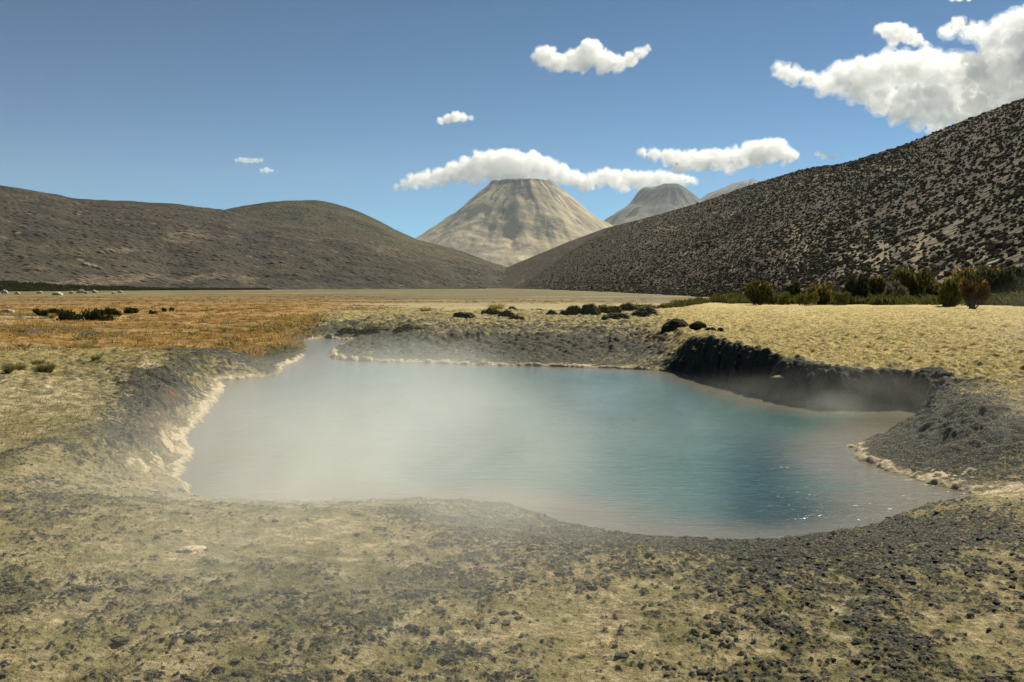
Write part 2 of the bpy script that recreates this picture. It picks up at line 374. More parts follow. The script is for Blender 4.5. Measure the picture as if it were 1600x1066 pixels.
# ------------------------------------------------------------------ materials
def ground_material():
    m = M("ground_cover"); p = m.geo()
    dk, cr, gr, orr = m.attr("cover_a"); pl, ru, st, wt = m.attr("cover_b")
    n1 = m.noise(p, 14, 5, .62); n2 = m.noise(p, 70, 4, .65); n3 = m.noise(p, 3.0, 4, .6); n4 = m.noise(p, 260, 2, .6)
    nfar = m.noise(m.map(p, (.5, 1.4, 1)), 1.1, 5, .62)
    base = m.mix(m.ramp(n1, .36, .64), (.28, .225, .125), (.62, .51, .30))
    base = m.mix(m.ramp(n3, .40, .66), base, (.27, .235, .105))
    stc = m.mix(m.ramp(n1, .34, .62), (.38, .285, .10), (.74, .58, .25))
    stc = m.mix(m.ramp(n3, .42, .72, 0, .75), stc, (.27, .25, .085))
    stc = m.mix(m.ramp(m.noise(m.map(p, (.7, 1.5, 1)), 7, 4, .65), .52, .68, 0, .8), stc, (.13, .105, .04))
    base = m.mix(st, base, stc)
    base = m.mix(m.math("MULTIPLY", pl, m.ramp(n1, .30, .55)), base, (.68, .58, .40))
    grc = m.mix(m.ramp(n2, .38, .62), (.05, .06, .026), (.135, .135, .055))
    base = m.mix(m.math("MULTIPLY", gr, m.ramp(n1, .30, .60, .2, .95)), base, grc)
    oc = m.mix(m.ramp(nfar, .38, .62), (.22, .115, .04), (.46, .28, .10))
    base = m.mix(m.math("MULTIPLY", orr, .92), base, oc)
    dkc = m.mix(m.ramp(n2, .40, .66), (.015, .020, .024), (.072, .076, .066))  # peat colour with a bluish tint painted in for bluer shadows
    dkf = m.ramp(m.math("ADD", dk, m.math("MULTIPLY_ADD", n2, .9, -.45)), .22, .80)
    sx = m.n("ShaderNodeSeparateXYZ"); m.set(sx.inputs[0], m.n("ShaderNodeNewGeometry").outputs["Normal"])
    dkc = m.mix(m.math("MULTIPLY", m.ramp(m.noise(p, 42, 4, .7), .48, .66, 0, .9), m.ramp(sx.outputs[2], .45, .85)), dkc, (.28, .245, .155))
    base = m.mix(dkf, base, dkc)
    rc = m.mix(n1, (.20, .085, .045), (.36, .20, .11)); base = m.mix(ru, base, rc)
    crc = m.mix(m.ramp(n2, .35, .65), (.50, .39, .25), (.80, .69, .50))
    crf = m.ramp(m.math("ADD", cr, m.math("MULTIPLY_ADD", n1, .6, -.3)), .25, .6)
    base = m.mix(crf, base, crc)
    base = m.mix(m.math("MULTIPLY", wt, .75), base, m.mix(nfar, (.065, .052, .028), (.16, .13, .06)))
    base = m.mix(.75, base, m.mix(m.ramp(n4, .3, .7), (.6, .6, .6), (1.05, 1.05, 1.05)), "MULTIPLY")
    h = m.math("ADD", m.math("MULTIPLY", n2, .7), m.math("MULTIPLY", n4, .3))
    nb = m.bump(h, .9, .03); nb = m.bump(n1, .5, .06, nb)
    m.principled(base, .92, nb, .15)
    return m.m
def hill_material(name, dark, mid, tan, scale, speck, seed, bump=1.0, specks=1.0):
    m = M(name); p = m.geo()
    t, streak, patch, g = m.attr("hill_cover")
    n = m.noise(p, scale, 6, .62); nf = m.noise(p, scale * 9, 4, .65); nb = m.noise(p, scale * .16, 4, .55)
    c = m.mix(m.ramp(n, .36, .64), dark, mid)
    c = m.mix(m.math("MULTIPLY", m.ramp(m.math("ADD", patch, m.math("MULTIPLY_ADD", nf, .8, -.4)), .42, .78), .9), c, tan)
    c = m.mix(m.math("MULTIPLY", streak, m.ramp(nf, .3, .6)), c, m.mix(nf, (.035, .034, .028), (.09, .085, .055)))
    vo = m.voro(m.map(p, (1, 1, .6)), speck); vo2 = m.voro(p, speck * .37)
    spk = m.math("MULTIPLY", m.ramp(vo, .50, .26), m.ramp(m.noise(p, speck * .12, 3), .30, .55))
    c = m.mix(m.math("MULTIPLY", spk, .85 * specks), c, m.mix(nf, (.014, .015, .013), (.05, .05, .035)))
    c = m.mix(m.math("MULTIPLY", m.ramp(vo2, .20, .08), .5 * specks), c, (.30, .24, .16))
    c = m.mix(m.ramp(nb, .5, .72, 0, .35), c, (.10, .095, .05))
    h = m.math("ADD", m.math("MULTIPLY", nf, .6), m.math("MULTIPLY", m.ramp(vo, .5, .0), .6))
    m.principled(c, .95, m.bump(h, .8 * bump, 1.2 / speck), .1)
    return m.m
def rock_mountain_material(name, pale, grey, rock, scale):
    m = M(name); p = m.geo(); a, b, c3, g = m.attr("hill_cover")
    n = m.noise(p, scale, 6, .6); nf = m.noise(p, scale * 7, 5, .6)
    c = m.mix(m.ramp(n, .38, .62), grey, pale)
    c = m.mix(m.math("MULTIPLY", b, .75), c, m.mix(nf, (.20, .165, .12), (.36, .31, .23)))
    rf = m.ramp(m.math("ADD", a, m.math("MULTIPLY_ADD", nf, .9, -.45)), .35, .7)
    c = m.mix(rf, c, rock)
    m.principled(c, .95, m.bump(nf, .22, .15 / scale), .05)
    return m.m
def leaf_material(name, c1, c2, c3, scale=4.0, trans=.25):
    m = M(name); p = m.obj()
    n = m.noise(p, scale, 4, .6); n2 = m.noise(p, scale * 7, 2, .6)
    inf = m.n("ShaderNodeObjectInfo").outputs["Random"]
    c = m.mix(m.ramp(n, .35, .65), c1, c2); c = m.mix(m.ramp(n2, .5, .72), c, c3)
    c = m.mix(m.math("MULTIPLY", inf, .35), c, m.mix(.5, c, (.10, .09, .05)))
    d = m.n("ShaderNodeBsdfDiffuse"); m.set(d.inputs[0], c)
    tr = m.n("ShaderNodeBsdfTranslucent"); m.set(tr.inputs[0], c)
    mx = m.n("ShaderNodeMixShader"); mx.inputs[0].default_value = trans
    m.t.links.new(d.outputs[0], mx.inputs[1]); m.t.links.new(tr.outputs[0], mx.inputs[2]); m.t.links.new(mx.outputs[0], m.out.inputs["Surface"])
    return m.m
def lumpy_material(name, c1, c2, c3, scale=9.0, bump=.05):
    m = M(name); p = m.geo()
    n = m.noise(p, scale, 5, .65); n2 = m.noise(p, scale * 6, 3, .65)
    c = m.mix(m.ramp(n, .36, .62), c1, c2); c = m.mix(m.ramp(n2, .52, .7), c, c3)
    m.principled(c, .95, m.bump(m.math("ADD", n, n2), .9, bump), .1)
    return m.m
MG = ground_material()

# ------------------------------------------------------------------ ground sheet: finest where one stands and at the pool
az_f = np.linspace(R(-39), R(39), 1290)
az_c = np.linspace(R(39), R(321), 60)[1:-1]
AZ = np.concatenate([az_f, az_c])
rr = [0.6]
while rr[-1] < 27000:
    q = rr[-1]
    px = q * q / (CAM_Z * 995.0) * 0.5
    if q < 3.4: st = 0.16
    elif q < 8: st = max(0.006, min(px, .022))
    elif q < 28: st = min(max(px, .012), 0.026)
    elif q < 70: st = min(px, 0.03 + (q - 28) * .004)
    else: st = max(0.2, min(px, q * .03))
    rr.append(q + st)
RR = np.array(rr)
AA, RG = np.meshgrid(AZ, RR)
gxv = (np.sin(AA) * RG).ravel(); gyv = (np.cos(AA) * RG).ravel()
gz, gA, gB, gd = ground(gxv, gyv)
nr, na = AA.shape
# let the craggy wall under the meadow lean out over the water
gV = np.stack([gxv, gyv, gz], -1)
idx = np.arange(nr * na).reshape(nr, na)
nxt = np.roll(idx, -1, axis=1)
F = np.stack([idx[:-1], nxt[:-1], nxt[1:], idx[1:]], -1).reshape(-1, 4)[:, ::-1]
F = F[:, [0, 1, 2, 3]]
gV = np.vstack([gV, [[0, 0, ground(np.array([0.0]), np.array([0.6]))[0][0]]]])
gA = np.vstack([gA, gA[:1]]); gB = np.vstack([gB, gB[:1]])
cf = np.stack([np.full(na, nr * na), idx[0], np.roll(idx[0], -1), np.roll(idx[0], -1)], -1)
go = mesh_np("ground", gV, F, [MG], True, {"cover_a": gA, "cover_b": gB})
tag(go, "mossy pale ground with dark peat clods around the hot pool", "ground", kind="structure")
cen = mesh_np("ground_centre", gV[np.concatenate([[nr * na], idx[0]])], np.stack([np.zeros(na, int), np.roll(np.arange(1, na + 1), -1), np.arange(1, na + 1)], -1), [MG], True, {"cover_a": gA[np.concatenate([[nr * na], idx[0]])], "cover_b": gB[np.concatenate([[nr * na], idx[0]])]}, parent=go)
cen["kind"] = "structure"

# ------------------------------------------------------------------ water of the pool
wx = np.arange(poly[:, 0].min() - .6, poly[:, 0].max() + .6, .07); wy = np.arange(poly[:, 1].min() - .6, poly[:, 1].max() + .6, .07)
WX, WY = np.meshgrid(wx, wy)
wd = -sample(SD, WX, WY)
wu, wv = uv_of(WX, WY, np.full(WX.shape, WL))
gust_reflection = np.clip(1.0 * blob(wu, wv, 1190, 735, 60, 75) + .9 * blob(wu, wv, 1230, 800, 90, 25) + .35 * blob(wu, wv, 1050, 640, 60, 40), 0, 1)
silt = np.clip(sm(wd + .5 * fbm(WX * .8, WY * .8, 3, 120), 1.3, .2) + .55 * blob(wu, wv, 1380, 740, 130, 60) + .35 * blob(wu, wv, 900, 800, 200, 30) + .6 * blob(wu, wv, 400, 700, 170, 110), 0, 1)
wA = np.stack([np.clip(wd / 2.2, 0, 1), gust_reflection, silt, np.ones_like(wd)], -1).reshape(-1, 4)
keep = wd > -0.5
wi = np.arange(WX.size).reshape(WX.shape)
kf = keep[:-1, :-1] | keep[1:, 1:]
WF = np.stack([wi[:-1, :-1][kf], wi[:-1, 1:][kf], wi[1:, 1:][kf], wi[1:, :-1][kf]], -1)
m = M("pool_water"); p = m.geo(); dep, gu, si, _ = m.attr("water_cover")
c = m.mix(m.ramp(dep, .05, .75), (.115, .105, .072), (.064, .128, .112))
c = m.mix(m.math("MULTIPLY", si, .8), c, (.165, .148, .112))
c = m.mix(m.math("MULTIPLY", gu, .8), c, (.014, .046, .056))  # darker reflection on the rippled patch, painted into the water colour
w1 = m.noise(m.map(p, (1.4, 5.2, 1)), 1.3, 4, .55, .6)
w2 = m.noise(m.map(p, (3.0, 9.0, 1)), 2.2, 3, .55, .4)
w3 = m.noise(p, .7, 2)
h = m.math("ADD", m.math("MULTIPLY", w1, .7), m.math("MULTIPLY", w2, .35))
h = m.math("MULTIPLY", h, m.math("MULTIPLY_ADD", gu, .8, m.ramp(w3, .3, .7, .55, 1.0)))
m.principled(c, .13, m.bump(h, 1.0, .026), .38, IOR=1.333)
wo_ = mesh_np("water", np.stack([WX.ravel(), WY.ravel(), np.full(WX.size, WL)], -1), WF, [m.m], True, {"water_cover": wA})
tag(wo_, "rippled teal water filling the steaming hot pool", "water", kind="structure")

# ------------------------------------------------------------------ hills: each has its own foot, ridge, height and back slope
def hill(name, sky_pts, r_foot, r_ridge, foot_z, mat, label, rows=150, du=4.0, shape=.8, seed=0, rough=1.0, tanf=None):
    us = np.arange(sky_pts[0][0], sky_pts[-1][0] + .1, du)
    vs = np.interp(us, [a[0] for a in sky_pts], [a[1] for a in sky_pts])
    k = np.ones(5) / 5; vs = np.convolve(np.pad(vs, 2, mode="edge"), k, "valid")
    a = azim(us)
    d = [ray(uu, vv) for uu, vv in zip(us, vs)]
    el = np.array([q.z / math.hypot(q.x, q.y) for q in d])
    r0 = np.exp(np.interp(us, [q[0] for q in r_foot], np.log([q[1] for q in r_foot])))
    r1 = np.exp(np.interp(us, [q[0] for q in r_ridge], np.log([q[1] for q in r_ridge])))
    H = CAM_Z + el * r1
    T = np.concatenate([np.linspace(0, 1, rows) ** 1.35, np.linspace(1, 1.6, 26)[1:]])
    t = T[:, None]; tt = np.clip(t, 0, 1)
    r = r0 + (r1 - r0) * t
    g = shape * tt ** 1.12 + (1 - shape) * tt * tt * (3 - 2 * tt)
    z = foot_z + (H - foot_z) * g - np.clip(t - 1, 0, 1) ** 1.5 * (H - foot_z) * 2.4
    x = np.sin(a) * r; y = np.cos(a) * r
    along = np.cumsum(np.concatenate([[0], np.hypot(np.diff(x[rows // 2]), np.diff(y[rows // 2]))]))[None, :] + 0 * t
    sc = np.median(r1)
    env = np.clip(t * 5, 0, 1)
    dz = (fbm(x / (sc * .05), y / (sc * .05), 4, seed + 1) * .006 * sc + fbm(x / (sc * .012), y / (sc * .012), 3, seed + 4) * .0016 * sc) * rough
    # shallow gullies run down the slope
    dz = dz + (ridged(along / (sc * .06) + .35 * fbm(x / (sc * .05), y / (sc * .05), 2, seed + 8), t * 1.2 + 0 * along, 3, seed + 6) - .6) * .006 * sc * rough
    z = z + dz * env * np.sqrt(np.clip((r / r1), .05, 1)) * np.clip(1.25 - tt, .35, 1)
    streak = sm(fbm(t * 9 + 1.0 * fbm(along / (sc * .1), t * 4, 3, seed + 9), along / (sc * .9), 3, seed + 10), .02, .4)
    patch = np.clip(.5 + .9 * fbm(t * 6 + .9 * fbm(along / (sc * .09), t * 5, 4, seed + 12), along / (sc * .12), 6, seed + 13, .7) + (tanf(us[None, :] + 0 * t, t + 0 * along) if tanf else 0), 0, 1)
    att = np.stack([tt + 0 * along, streak, patch, np.ones_like(z)], -1).reshape(-1, 4)
    nr_, nc_ = z.shape
    ii = np.arange(nr_ * nc_).reshape(nr_, nc_)
    f = np.stack([ii[:-1, :-1], ii[:-1, 1:], ii[1:, 1:], ii[1:, :-1]], -1).reshape(-1, 4)
    V = np.stack([x.ravel(), y.ravel(), z.ravel()], -1)
    o = mesh_np(name, V, f, [mat], True, {"hill_cover": att})
    tag(o, label, "hill", kind="structure")
    return o, (us, T, x, y, z)

m_hl = hill_material("dark_scree_slope", (.036, .033, .030), (.074, .063, .051), (.20, .16, .11), .03, .12, 1, .9, .8)
m_hd = hill_material("dome_slope", (.024, .030, .029), (.058, .056, .045), (.11, .09, .06), .02, .11, 2, .8, .8)
m_hr = hill_material("shrubby_slope", (.062, .050, .040), (.118, .094, .070), (.33, .275, .185), .10, .40, 3, 1.0, 1.0)
hl_o, HL = hill("hill", [(-900, 175), (-500, 215), (-200, 258), (0, 288), (60, 300), (120, 311), (200, 314), (280, 320), (355, 328), (400, 341), (480, 350), (550, 361), (620, 380), (680, 408), (720, 431), (760, 449)],
     [(-900, 420), (0, 560), (350, 700), (760, 1000)], [(-900, 1000), (0, 1350), (760, 1500)], -1.2, m_hl,
     "long dark brown hillside rising to the left edge behind the orange plain", seed=100, shape=.7, rough=1.1,
     tanf=lambda u, t: .26 * blob(u, t * 400, 60, 40, 200, 40) + .26 * blob(u, t * 400, 290, 210, 60, 35) + .14 * blob(u, t * 400, 360, 60, 90, 20) - .22)
hill("hill", [(150, 352), (260, 345), (330, 334), (380, 322), (440, 315), (500, 314), (530, 321), (580, 340), (630, 366), (660, 378), (720, 393), (785, 415), (830, 432), (880, 450)],
     [(150, 1250), (880, 1250)], [(150, 2000), (500, 2100), (880, 2000)], -1.2, m_hd,
     "rounded dark olive dome hill beyond the long left slope", seed=140, shape=.75, rough=1.0)
hr_o, HR = hill("hill", [(715, 452), (735, 448), (760, 440), (792, 418), (885, 379), (947, 356), (1000, 343), (1050, 329), (1091, 317), (1177, 287), (1246, 266), (1270, 261), (1304, 258), (1325, 253), (1411, 226), (1480, 197), (1541, 173), (1600, 150), (1800, 60), (2200, -110), (2700, -250)],
     [(715, 1900), (800, 1100), (900, 560), (1000, 330), (1200, 150), (1400, 95), (1600, 76), (2700, 60)], [(715, 2300), (800, 1900), (900, 1350), (1000, 1000), (1200, 620), (1400, 420), (1600, 310), (2700, 220)], -.6, m_hr,
     "steep stony hillside dotted with dark shrubs rising to the right edge", rows=230, du=3.0, seed=180, shape=.85, rough=.38,
     tanf=lambda u, t: .32 * blob(u, t * 400, 1500, 40, 230, 80) + .16 * blob(u, t * 400, 1130, 230, 130, 25) + .14 * blob(u, t * 400, 1350, 260, 260, 16) + .12 * blob(u, t * 400, 1150, 120, 160, 20) + .2 * blob(u, t * 400, 1220, 330, 80, 40) - .20)

# ------------------------------------------------------------------ volcanoes on the horizon
def mountain(name, u, v_top, dist, prof, mat, label, seed, size, crater=0.0, n=560, bumps=(), squash=1.0, gully=.03, aspect=1.0):
    s = dist / FPX                                     # metres per photo pixel at that distance
    c = at_range(u, v_top, dist); base = -20.0
    L = prof[-1][0] * s
    g = np.linspace(-L, L, n); X, Y = np.meshgrid(g, g)
    rad = np.hypot(X / aspect, Y) / s; th = np.arctan2(Y, X)
    wob = 1 + .20 * fbm(np.cos(th) * 1.4 + 5, np.sin(th) * 1.4 + rad / 300, 3, seed) + gully * (ridged(th * 7 + .6 * fbm(X / (60 * s), Y / (60 * s), 2, seed + 5), np.log(rad + 40) * 1.3, 3, seed + 2) - .6)
    re = rad * wob
    drop = np.interp(re, [q[0] for q in prof], [q[1] for q in prof]) * s
    Z = c.z - drop
    Z += s * .5 * fbm(X / (14 * s), Y / (14 * s), 4, seed + 7) * sm(rad, 5, 40) + s * 7.0 * fbm(X / (60 * s), Y / (60 * s), 3, seed + 9) * sm(rad, 30, 120)
    for (bx, by, bh, br) in bumps: Z += bh * s * np.exp(-(((X / s - bx) / br) ** 2 + ((Y / s - by) / br) ** 2))
    if crater: Z -= crater * s * sm(rad, 44, 20) * (1 + .4 * fbm(X / (20 * s), Y / (20 * s), 2, seed + 11))
    hN = (c.z - Z) / (prof[-1][1] * s)
    a = sm(fbm(th * 7.5 + fbm(X / (40 * s), Y / (40 * s), 2, seed + 3), np.log(rad + 30) * 1.6, 4, seed + 13) * 1.0 + .42 * sm(hN, .40, .05) + .30 * fbm(X / (35 * s), Y / (35 * s), 3, seed + 14), .22, .62)
    b = sm(fbm(th * 8 + 2.2 * fbm(X / (70 * s), Y / (70 * s), 4, seed + 15), np.log(rad + 60) * 1.5, 4, seed + 16), -.1, .35)
    att = np.stack([a, b, hN, np.ones_like(a)], -1).reshape(-1, 4)
    V = np.stack([(X + c.x).ravel(), (Y + c.y).ravel(), np.maximum(Z, base).ravel()], -1)
    ii = np.arange(n * n).reshape(n, n)
    f = np.stack([ii[:-1, :-1], ii[:-1, 1:], ii[1:, 1:], ii[1:, :-1]], -1).reshape(-1, 4)
    o = mesh_np(name, V, f, [mat], True, {"hill_cover": att})
    tag(o, label, "mountain", kind="structure"); return o
m_v1 = rock_mountain_material("ash_cone", (.52, .43, .28), (.36, .315, .23), (.13, .125, .13), .0011)
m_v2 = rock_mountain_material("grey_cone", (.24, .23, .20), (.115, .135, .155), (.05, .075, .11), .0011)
mountain("volcano", 817, 285, 17000, [(0, 4), (30, 3), (44, -1), (49, 0), (53, 5), (64, 13), (82, 27), (117, 54), (172, 90), (230, 120), (300, 146), (420, 166), (560, 172)], m_v1,
         "pale flat topped volcano cone beneath the long white cloud", 300, 560, crater=3.0, gully=.05, bumps=((-36, 0, 6, 15), (38, 0, 4, 11), (12, 0, -6, 14), (-12, 0, 3, 8)))
mountain("volcano", 1048, 288, 20000, [(0, 0), (12, 0), (22, 6), (42, 23), (60, 36), (95, 55), (140, 76), (200, 112), (300, 150), (460, 170)], m_v2,
         "smaller blue grey volcano peak between pale cone and right hillside", 340, 460, gully=.08, bumps=((-46, -10, 17, 18), (-70, -40, 10, 30)))
mountain("volcano", 1174, 279, 24000, [(0, 0), (6, 3), (30, 9), (60, 22), (90, 38), (140, 70), (240, 130), (400, 175)], m_v2,
         "far hazy blue ridge tip just above the right hillside skyline", 380, 400, gully=.12)

# ------------------------------------------------------------------ clouds, far beyond the mountains
_ico = {}
def ico(sub):
    if sub not in _ico:
        import bmesh
        bm = bmesh.new(); bmesh.ops.create_icosphere(bm, subdivisions=sub, radius=1.0)
        _ico[sub] = (np.array([v.co[:] for v in bm.verts]), np.array([[q.index for q in f.verts] for f in bm.faces])); bm.free()
    return _ico[sub]
def cloud_material(name, sig, size, soft=.5, skin=.07):
    m = M(name); p = m.obj()
    n = m.noise(p, 1.7 / size, 6, .66, .6)
    dn = m.math("MULTIPLY", m.ramp(n, .34 - .12 * (1 - soft), .68), sig)
    vs = m.n("ShaderNodeVolumeScatter"); vs.inputs["Color"].default_value = (1, .995, .97, 1)
    m.set(vs.inputs["Density"], dn); vs.inputs["Anisotropy"].default_value = .35
    m.t.links.new(vs.outputs[0], m.out.inputs["Volume"])
    m.m.cycles.volume_step_rate = .45
    if skin > 0:                      # the densest droplets at the cloud's face scatter like a thin diffuse sheet
        tb = m.n("ShaderNodeBsdfTransparent"); tl = m.n("ShaderNodeBsdfTranslucent"); tl.inputs[0].default_value = (.95, .95, .93, 1)
        mx = m.n("ShaderNodeMixShader"); mx.inputs[0].default_value = skin
        m.t.links.new(tb.outputs[0], mx.inputs[1]); m.t.links.new(tl.outputs[0], mx.inputs[2]); m.t.links.new(mx.outputs[0], m.out.inputs["Surface"])
    return m.m
def cloud(puffs, dist, label, sig=.0065, rough=1.0, soft=.5, group=None):
    s = dist / FPX
    cu = np.mean([q[0] for q in puffs]); cv = np.mean([q[1] for q in puffs])
    c = at_range(cu, cv, dist)
    V0, F0 = ico(3); Vs, Fs, k = [], [], 0
    rx = random.Random(int(cu))
    for (u, v, r) in puffs:
        q = at_range(u, v, dist + rx.uniform(-.5, .5) * r * s)
        subs = [(q, r * s)]
        for _ in range(5):
            a = rx.uniform(0, 6.28); e = rx.uniform(-.35, 1.0)
            o = Vector((math.cos(a) * .75, math.sin(a) * .75, e * .7)) * r * s
            subs.append((q + o, r * s * rx.uniform(.3, .5)))
        for (qq, r_) in subs:
            Vs.append(V0 * np.array([r_, r_, r_ * .92]) + np.array(qq - c)); Fs.append(F0 + k); k += len(V0)
    o = mesh_np("cloud", np.vstack(Vs), np.vstack(Fs), [], True); o.location = c
    med = float(np.median([q[2] for q in puffs])) * s
    md = o.modifiers.new("remesh", "REMESH"); md.mode = "VOXEL"; md.voxel_size = max(med / 9.0, s * 1.0)
    for i, (sz, st) in enumerate(((.9, .42), (.4, .32), (.15, .10))):
        tx = bpy.data.textures.new("puff_noise", "CLOUDS"); tx.noise_scale = med * sz; tx.noise_depth = 2
        dm = o.modifiers.new("puff", "DISPLACE"); dm.texture = tx; dm.texture_coords = "LOCAL"; dm.strength = med * st * 2 * rough; dm.mid_level = .55
    dg = bpy.context.evaluated_depsgraph_get()
    me = bpy.data.meshes.new_from_object(o.evaluated_get(dg))
    o.modifiers.clear(); old = o.data; o.data = me; me.name = "cloud"; bpy.data.meshes.remove(old)
    me.materials.clear(); me.materials.append(cloud_material("cloud_vapour", sig, med, soft))
    fV = np.zeros(len(me.vertices) * 3, np.float32); me.vertices.foreach_get("co", fV); fV = fV.reshape(-1, 3).astype(float)
    fN = np.zeros(len(me.vertices) * 3, np.float32); me.vertices.foreach_get("normal", fN); fN = fN.reshape(-1, 3)
    k_ = 1.4 / med
    off = .16 + .34 * np.clip(fbm(fV[:, 0] * k_ + fV[:, 1] * k_ * .7, fV[:, 2] * k_ + fV[:, 1] * k_ * .4, 4, 500), -.4, 1)
    fF = np.array([tuple(p_.vertices) for p_ in me.polygons if len(p_.vertices) == 4])
    fr = mesh_np("fringe", fV + fN * (off * med)[:, None], fF, [cloud_material("cloud_fringe_vapour", sig * .30, med * .6, .0, 0)], True, parent=o)
    tag(o, label, "cloud", group)
    return o
cloud([(838, 87, 8), (852, 88, 17), (872, 98, 15), (862, 104, 9), (897, 95, 18), (922, 82, 21), (912, 104, 12), (945, 97, 18), (965, 99, 14), (985, 93, 12), (1000, 84, 9), (1012, 77, 6), (938, 108, 9)], 33000,
      "small puffy white cloud high in the blue sky above the cone")
cloud([(688, 189, 6), (700, 186, 8), (712, 183, 9), (724, 184, 7), (735, 185, 4)], 33000, "tiny white cloud floating alone above the long cloud's left half", .009)
cloud([(370, 251, 3.5), (377, 250, 4.5), (385, 251, 5), (393, 252, 4.5), (401, 251, 4.5), (408, 251, 3.5)], 33000, "thin faint wisp of cloud, upper of the two above left hill", .004)
cloud([(409, 267, 3.5), (417, 266, 5), (425, 267, 3)], 33000, "tiny cloud puff below the faint wisp above left hill", .006)
cloud([(620, 291, 5), (632, 288, 8), (648, 284, 11), (666, 281, 13), (688, 276, 15), (712, 270, 18), (738, 265, 21), (765, 259, 24), (795, 257, 25), (822, 260, 24), (850, 266, 21), (875, 272, 18), (898, 279, 15), (918, 284, 13), (938, 281, 14), (958, 278, 15), (980, 279, 15), (1002, 281, 15), (1025, 281, 14), (1048, 281, 13), (1068, 282, 11), (1082, 284, 6), (915, 290, 10), (975, 290, 11), (800, 278, 16), (740, 280, 12), (840, 282, 14)], 34000,
      "long white cloud bank resting behind the pale volcano summit")
cloud([(1003, 240, 7), (1022, 242, 10), (1046, 247, 14), (1070, 252, 16), (1096, 252, 17), (1124, 251, 17), (1152, 249, 18), (1182, 240, 20), (1208, 236, 19), (1230, 244, 13), (1243, 246, 6), (1140, 262, 11), (1060, 263, 10)], 36000,
      "lumpy white cloud overlapping the long bank, above the second peak")
cloud([(1220, 113, 11), (1243, 119, 13), (1265, 124, 14), (1290, 128, 18), (1318, 125, 24), (1350, 120, 28), (1385, 112, 28), (1420, 112, 28), (1455, 116, 30), (1490, 122, 32), (1530, 120, 34), (1570, 112, 38), (1610, 105, 46), (1660, 100, 55), (1340, 145, 18), (1380, 155, 24), (1420, 165, 28), (1460, 168, 30), (1500, 165, 30), (1540, 155, 32), (1590, 150, 36), (1430, 187, 16), (1465, 195, 14), (1400, 178, 14),
       (1480, 45, 9), (1500, 40, 11), (1520, 48, 14), (1545, 60, 18), (1570, 45, 18), (1600, 40, 26), (1560, 85, 22), (1600, 75, 30), (1650, 60, 40)], 35000,
      "huge white cloud with grey underside above the right hillside", .0048)
cloud([(1374, 46, 8), (1388, 48, 12), (1403, 50, 14), (1418, 57, 12), (1432, 64, 9), (1446, 69, 5), (1395, 62, 10)], 33000, "small round white cloud just above the huge right cloud")
cloud([(1278, 240, 5), (1288, 244, 6), (1300, 247, 5), (1310, 248, 3)], 33000, "faint wispy cloud touching the right hillside skyline", .003)
cloud([(1488, -1, 4), (1500, -3, 6), (1514, -1, 4)], 33000, "white cloud sliver cut off by the top edge", .008)

# ------------------------------------------------------------------ haze of the valley air
def box(name, x0, x1, y0, y1, z0, z1, mat):
    V = [(x, y, z) for z in (z0, z1) for y in (y0, y1) for x in (x0, x1)]
    f = [(0, 2, 3, 1), (4, 5, 7, 6), (0, 1, 5, 4), (2, 6, 7, 3), (0, 4, 6, 2), (1, 3, 7, 5)]
    return mesh_np(name, V, f, [mat], False)
mh = M("valley_air")
pv = mh.n("ShaderNodeVolumePrincipled"); pv.inputs["Color"].default_value = (.80, .88, .97, 1); pv.inputs["Density"].default_value = 1.35e-5
mh.t.links.new(pv.outputs[0], mh.out.inputs["Volume"])
tag(box("haze", -29000, 29000, -29000, 29000, -25, 3200, mh.m), kind="stuff")

# ------------------------------------------------------------------ steam over the hot pool
def steam(c, rad, dens, label, seed, pw=1.0, nscale=1.0, lo=.36, hi=.66, rz=0.0, step=.5):
    V0, F0 = ico(4)
    o = mesh_np("steam", V0 * np.array(rad), F0, [], True); o.location = c; o.rotation_euler = (0, 0, rz)
    m = M("steam_vapour"); p = m.obj()
    mp = m.map(p, (1 / rad[0], 1 / rad[1], 1 / rad[2]))
    ln = m.n("ShaderNodeVectorMath", operation="LENGTH"); m.set(ln.inputs[0], mp)
    fall = m.ramp(ln.outputs["Value"], 1.0, .15)
    of = m.n("ShaderNodeVectorMath", operation="ADD"); m.set(of.inputs[0], p); of.inputs[1].default_value = (seed * 3.1, seed * 1.7, 0)
    n = m.noise(m.map(of.outputs[0], (1.0, .55, 1.3)), nscale, 4, .55, .5)
    dn = m.math("MULTIPLY", m.math("MULTIPLY", m.math("POWER", fall, pw), m.ramp(n, lo, hi)), dens)
    vs = m.n("ShaderNodeVolumeScatter"); vs.inputs["Color"].default_value = (.39, .395, .37, 1); vs.inputs["Anisotropy"].default_value = .1
    m.set(vs.inputs["Density"], dn); m.t.links.new(vs.outputs[0], m.out.inputs["Volume"])
    m.m.cycles.volume_step_rate = step
    o.data.materials.append(m.m)
    return tag(o, label, "steam", "steam drifting over the pool", "stuff")
steam((-1.75, 11.3, -.1), (3.3, 8.2, 1.35), .52, "pale steam veil over the left half of the pool and near bank", 1, lo=.30, hi=.66, nscale=.5)
steam((-.8, 6.6, .25), (2.6, 4.4, 1.05), .36, "thin steam drifting over the mossy ground in front of pool", 2, lo=.3, hi=.66, nscale=.8)
steam((-2.6, 24.5, .1), (3.2, 6.0, 1.1), .16, "thin steam above the narrow inlet at the back", 3, lo=.3, hi=.7, nscale=.5)
steam((5.6, 16.4, -.15), (2.9, 3.6, .75), .30, "blue steam wisps below the dark right bank", 4, lo=.42, hi=.70, nscale=.9)
steam((6.3, 12.6, -.05), (2.0, 1.9, .65), .34, "steam wisp over the dark promontory at the right", 5, lo=.40, hi=.68, nscale=1.1)
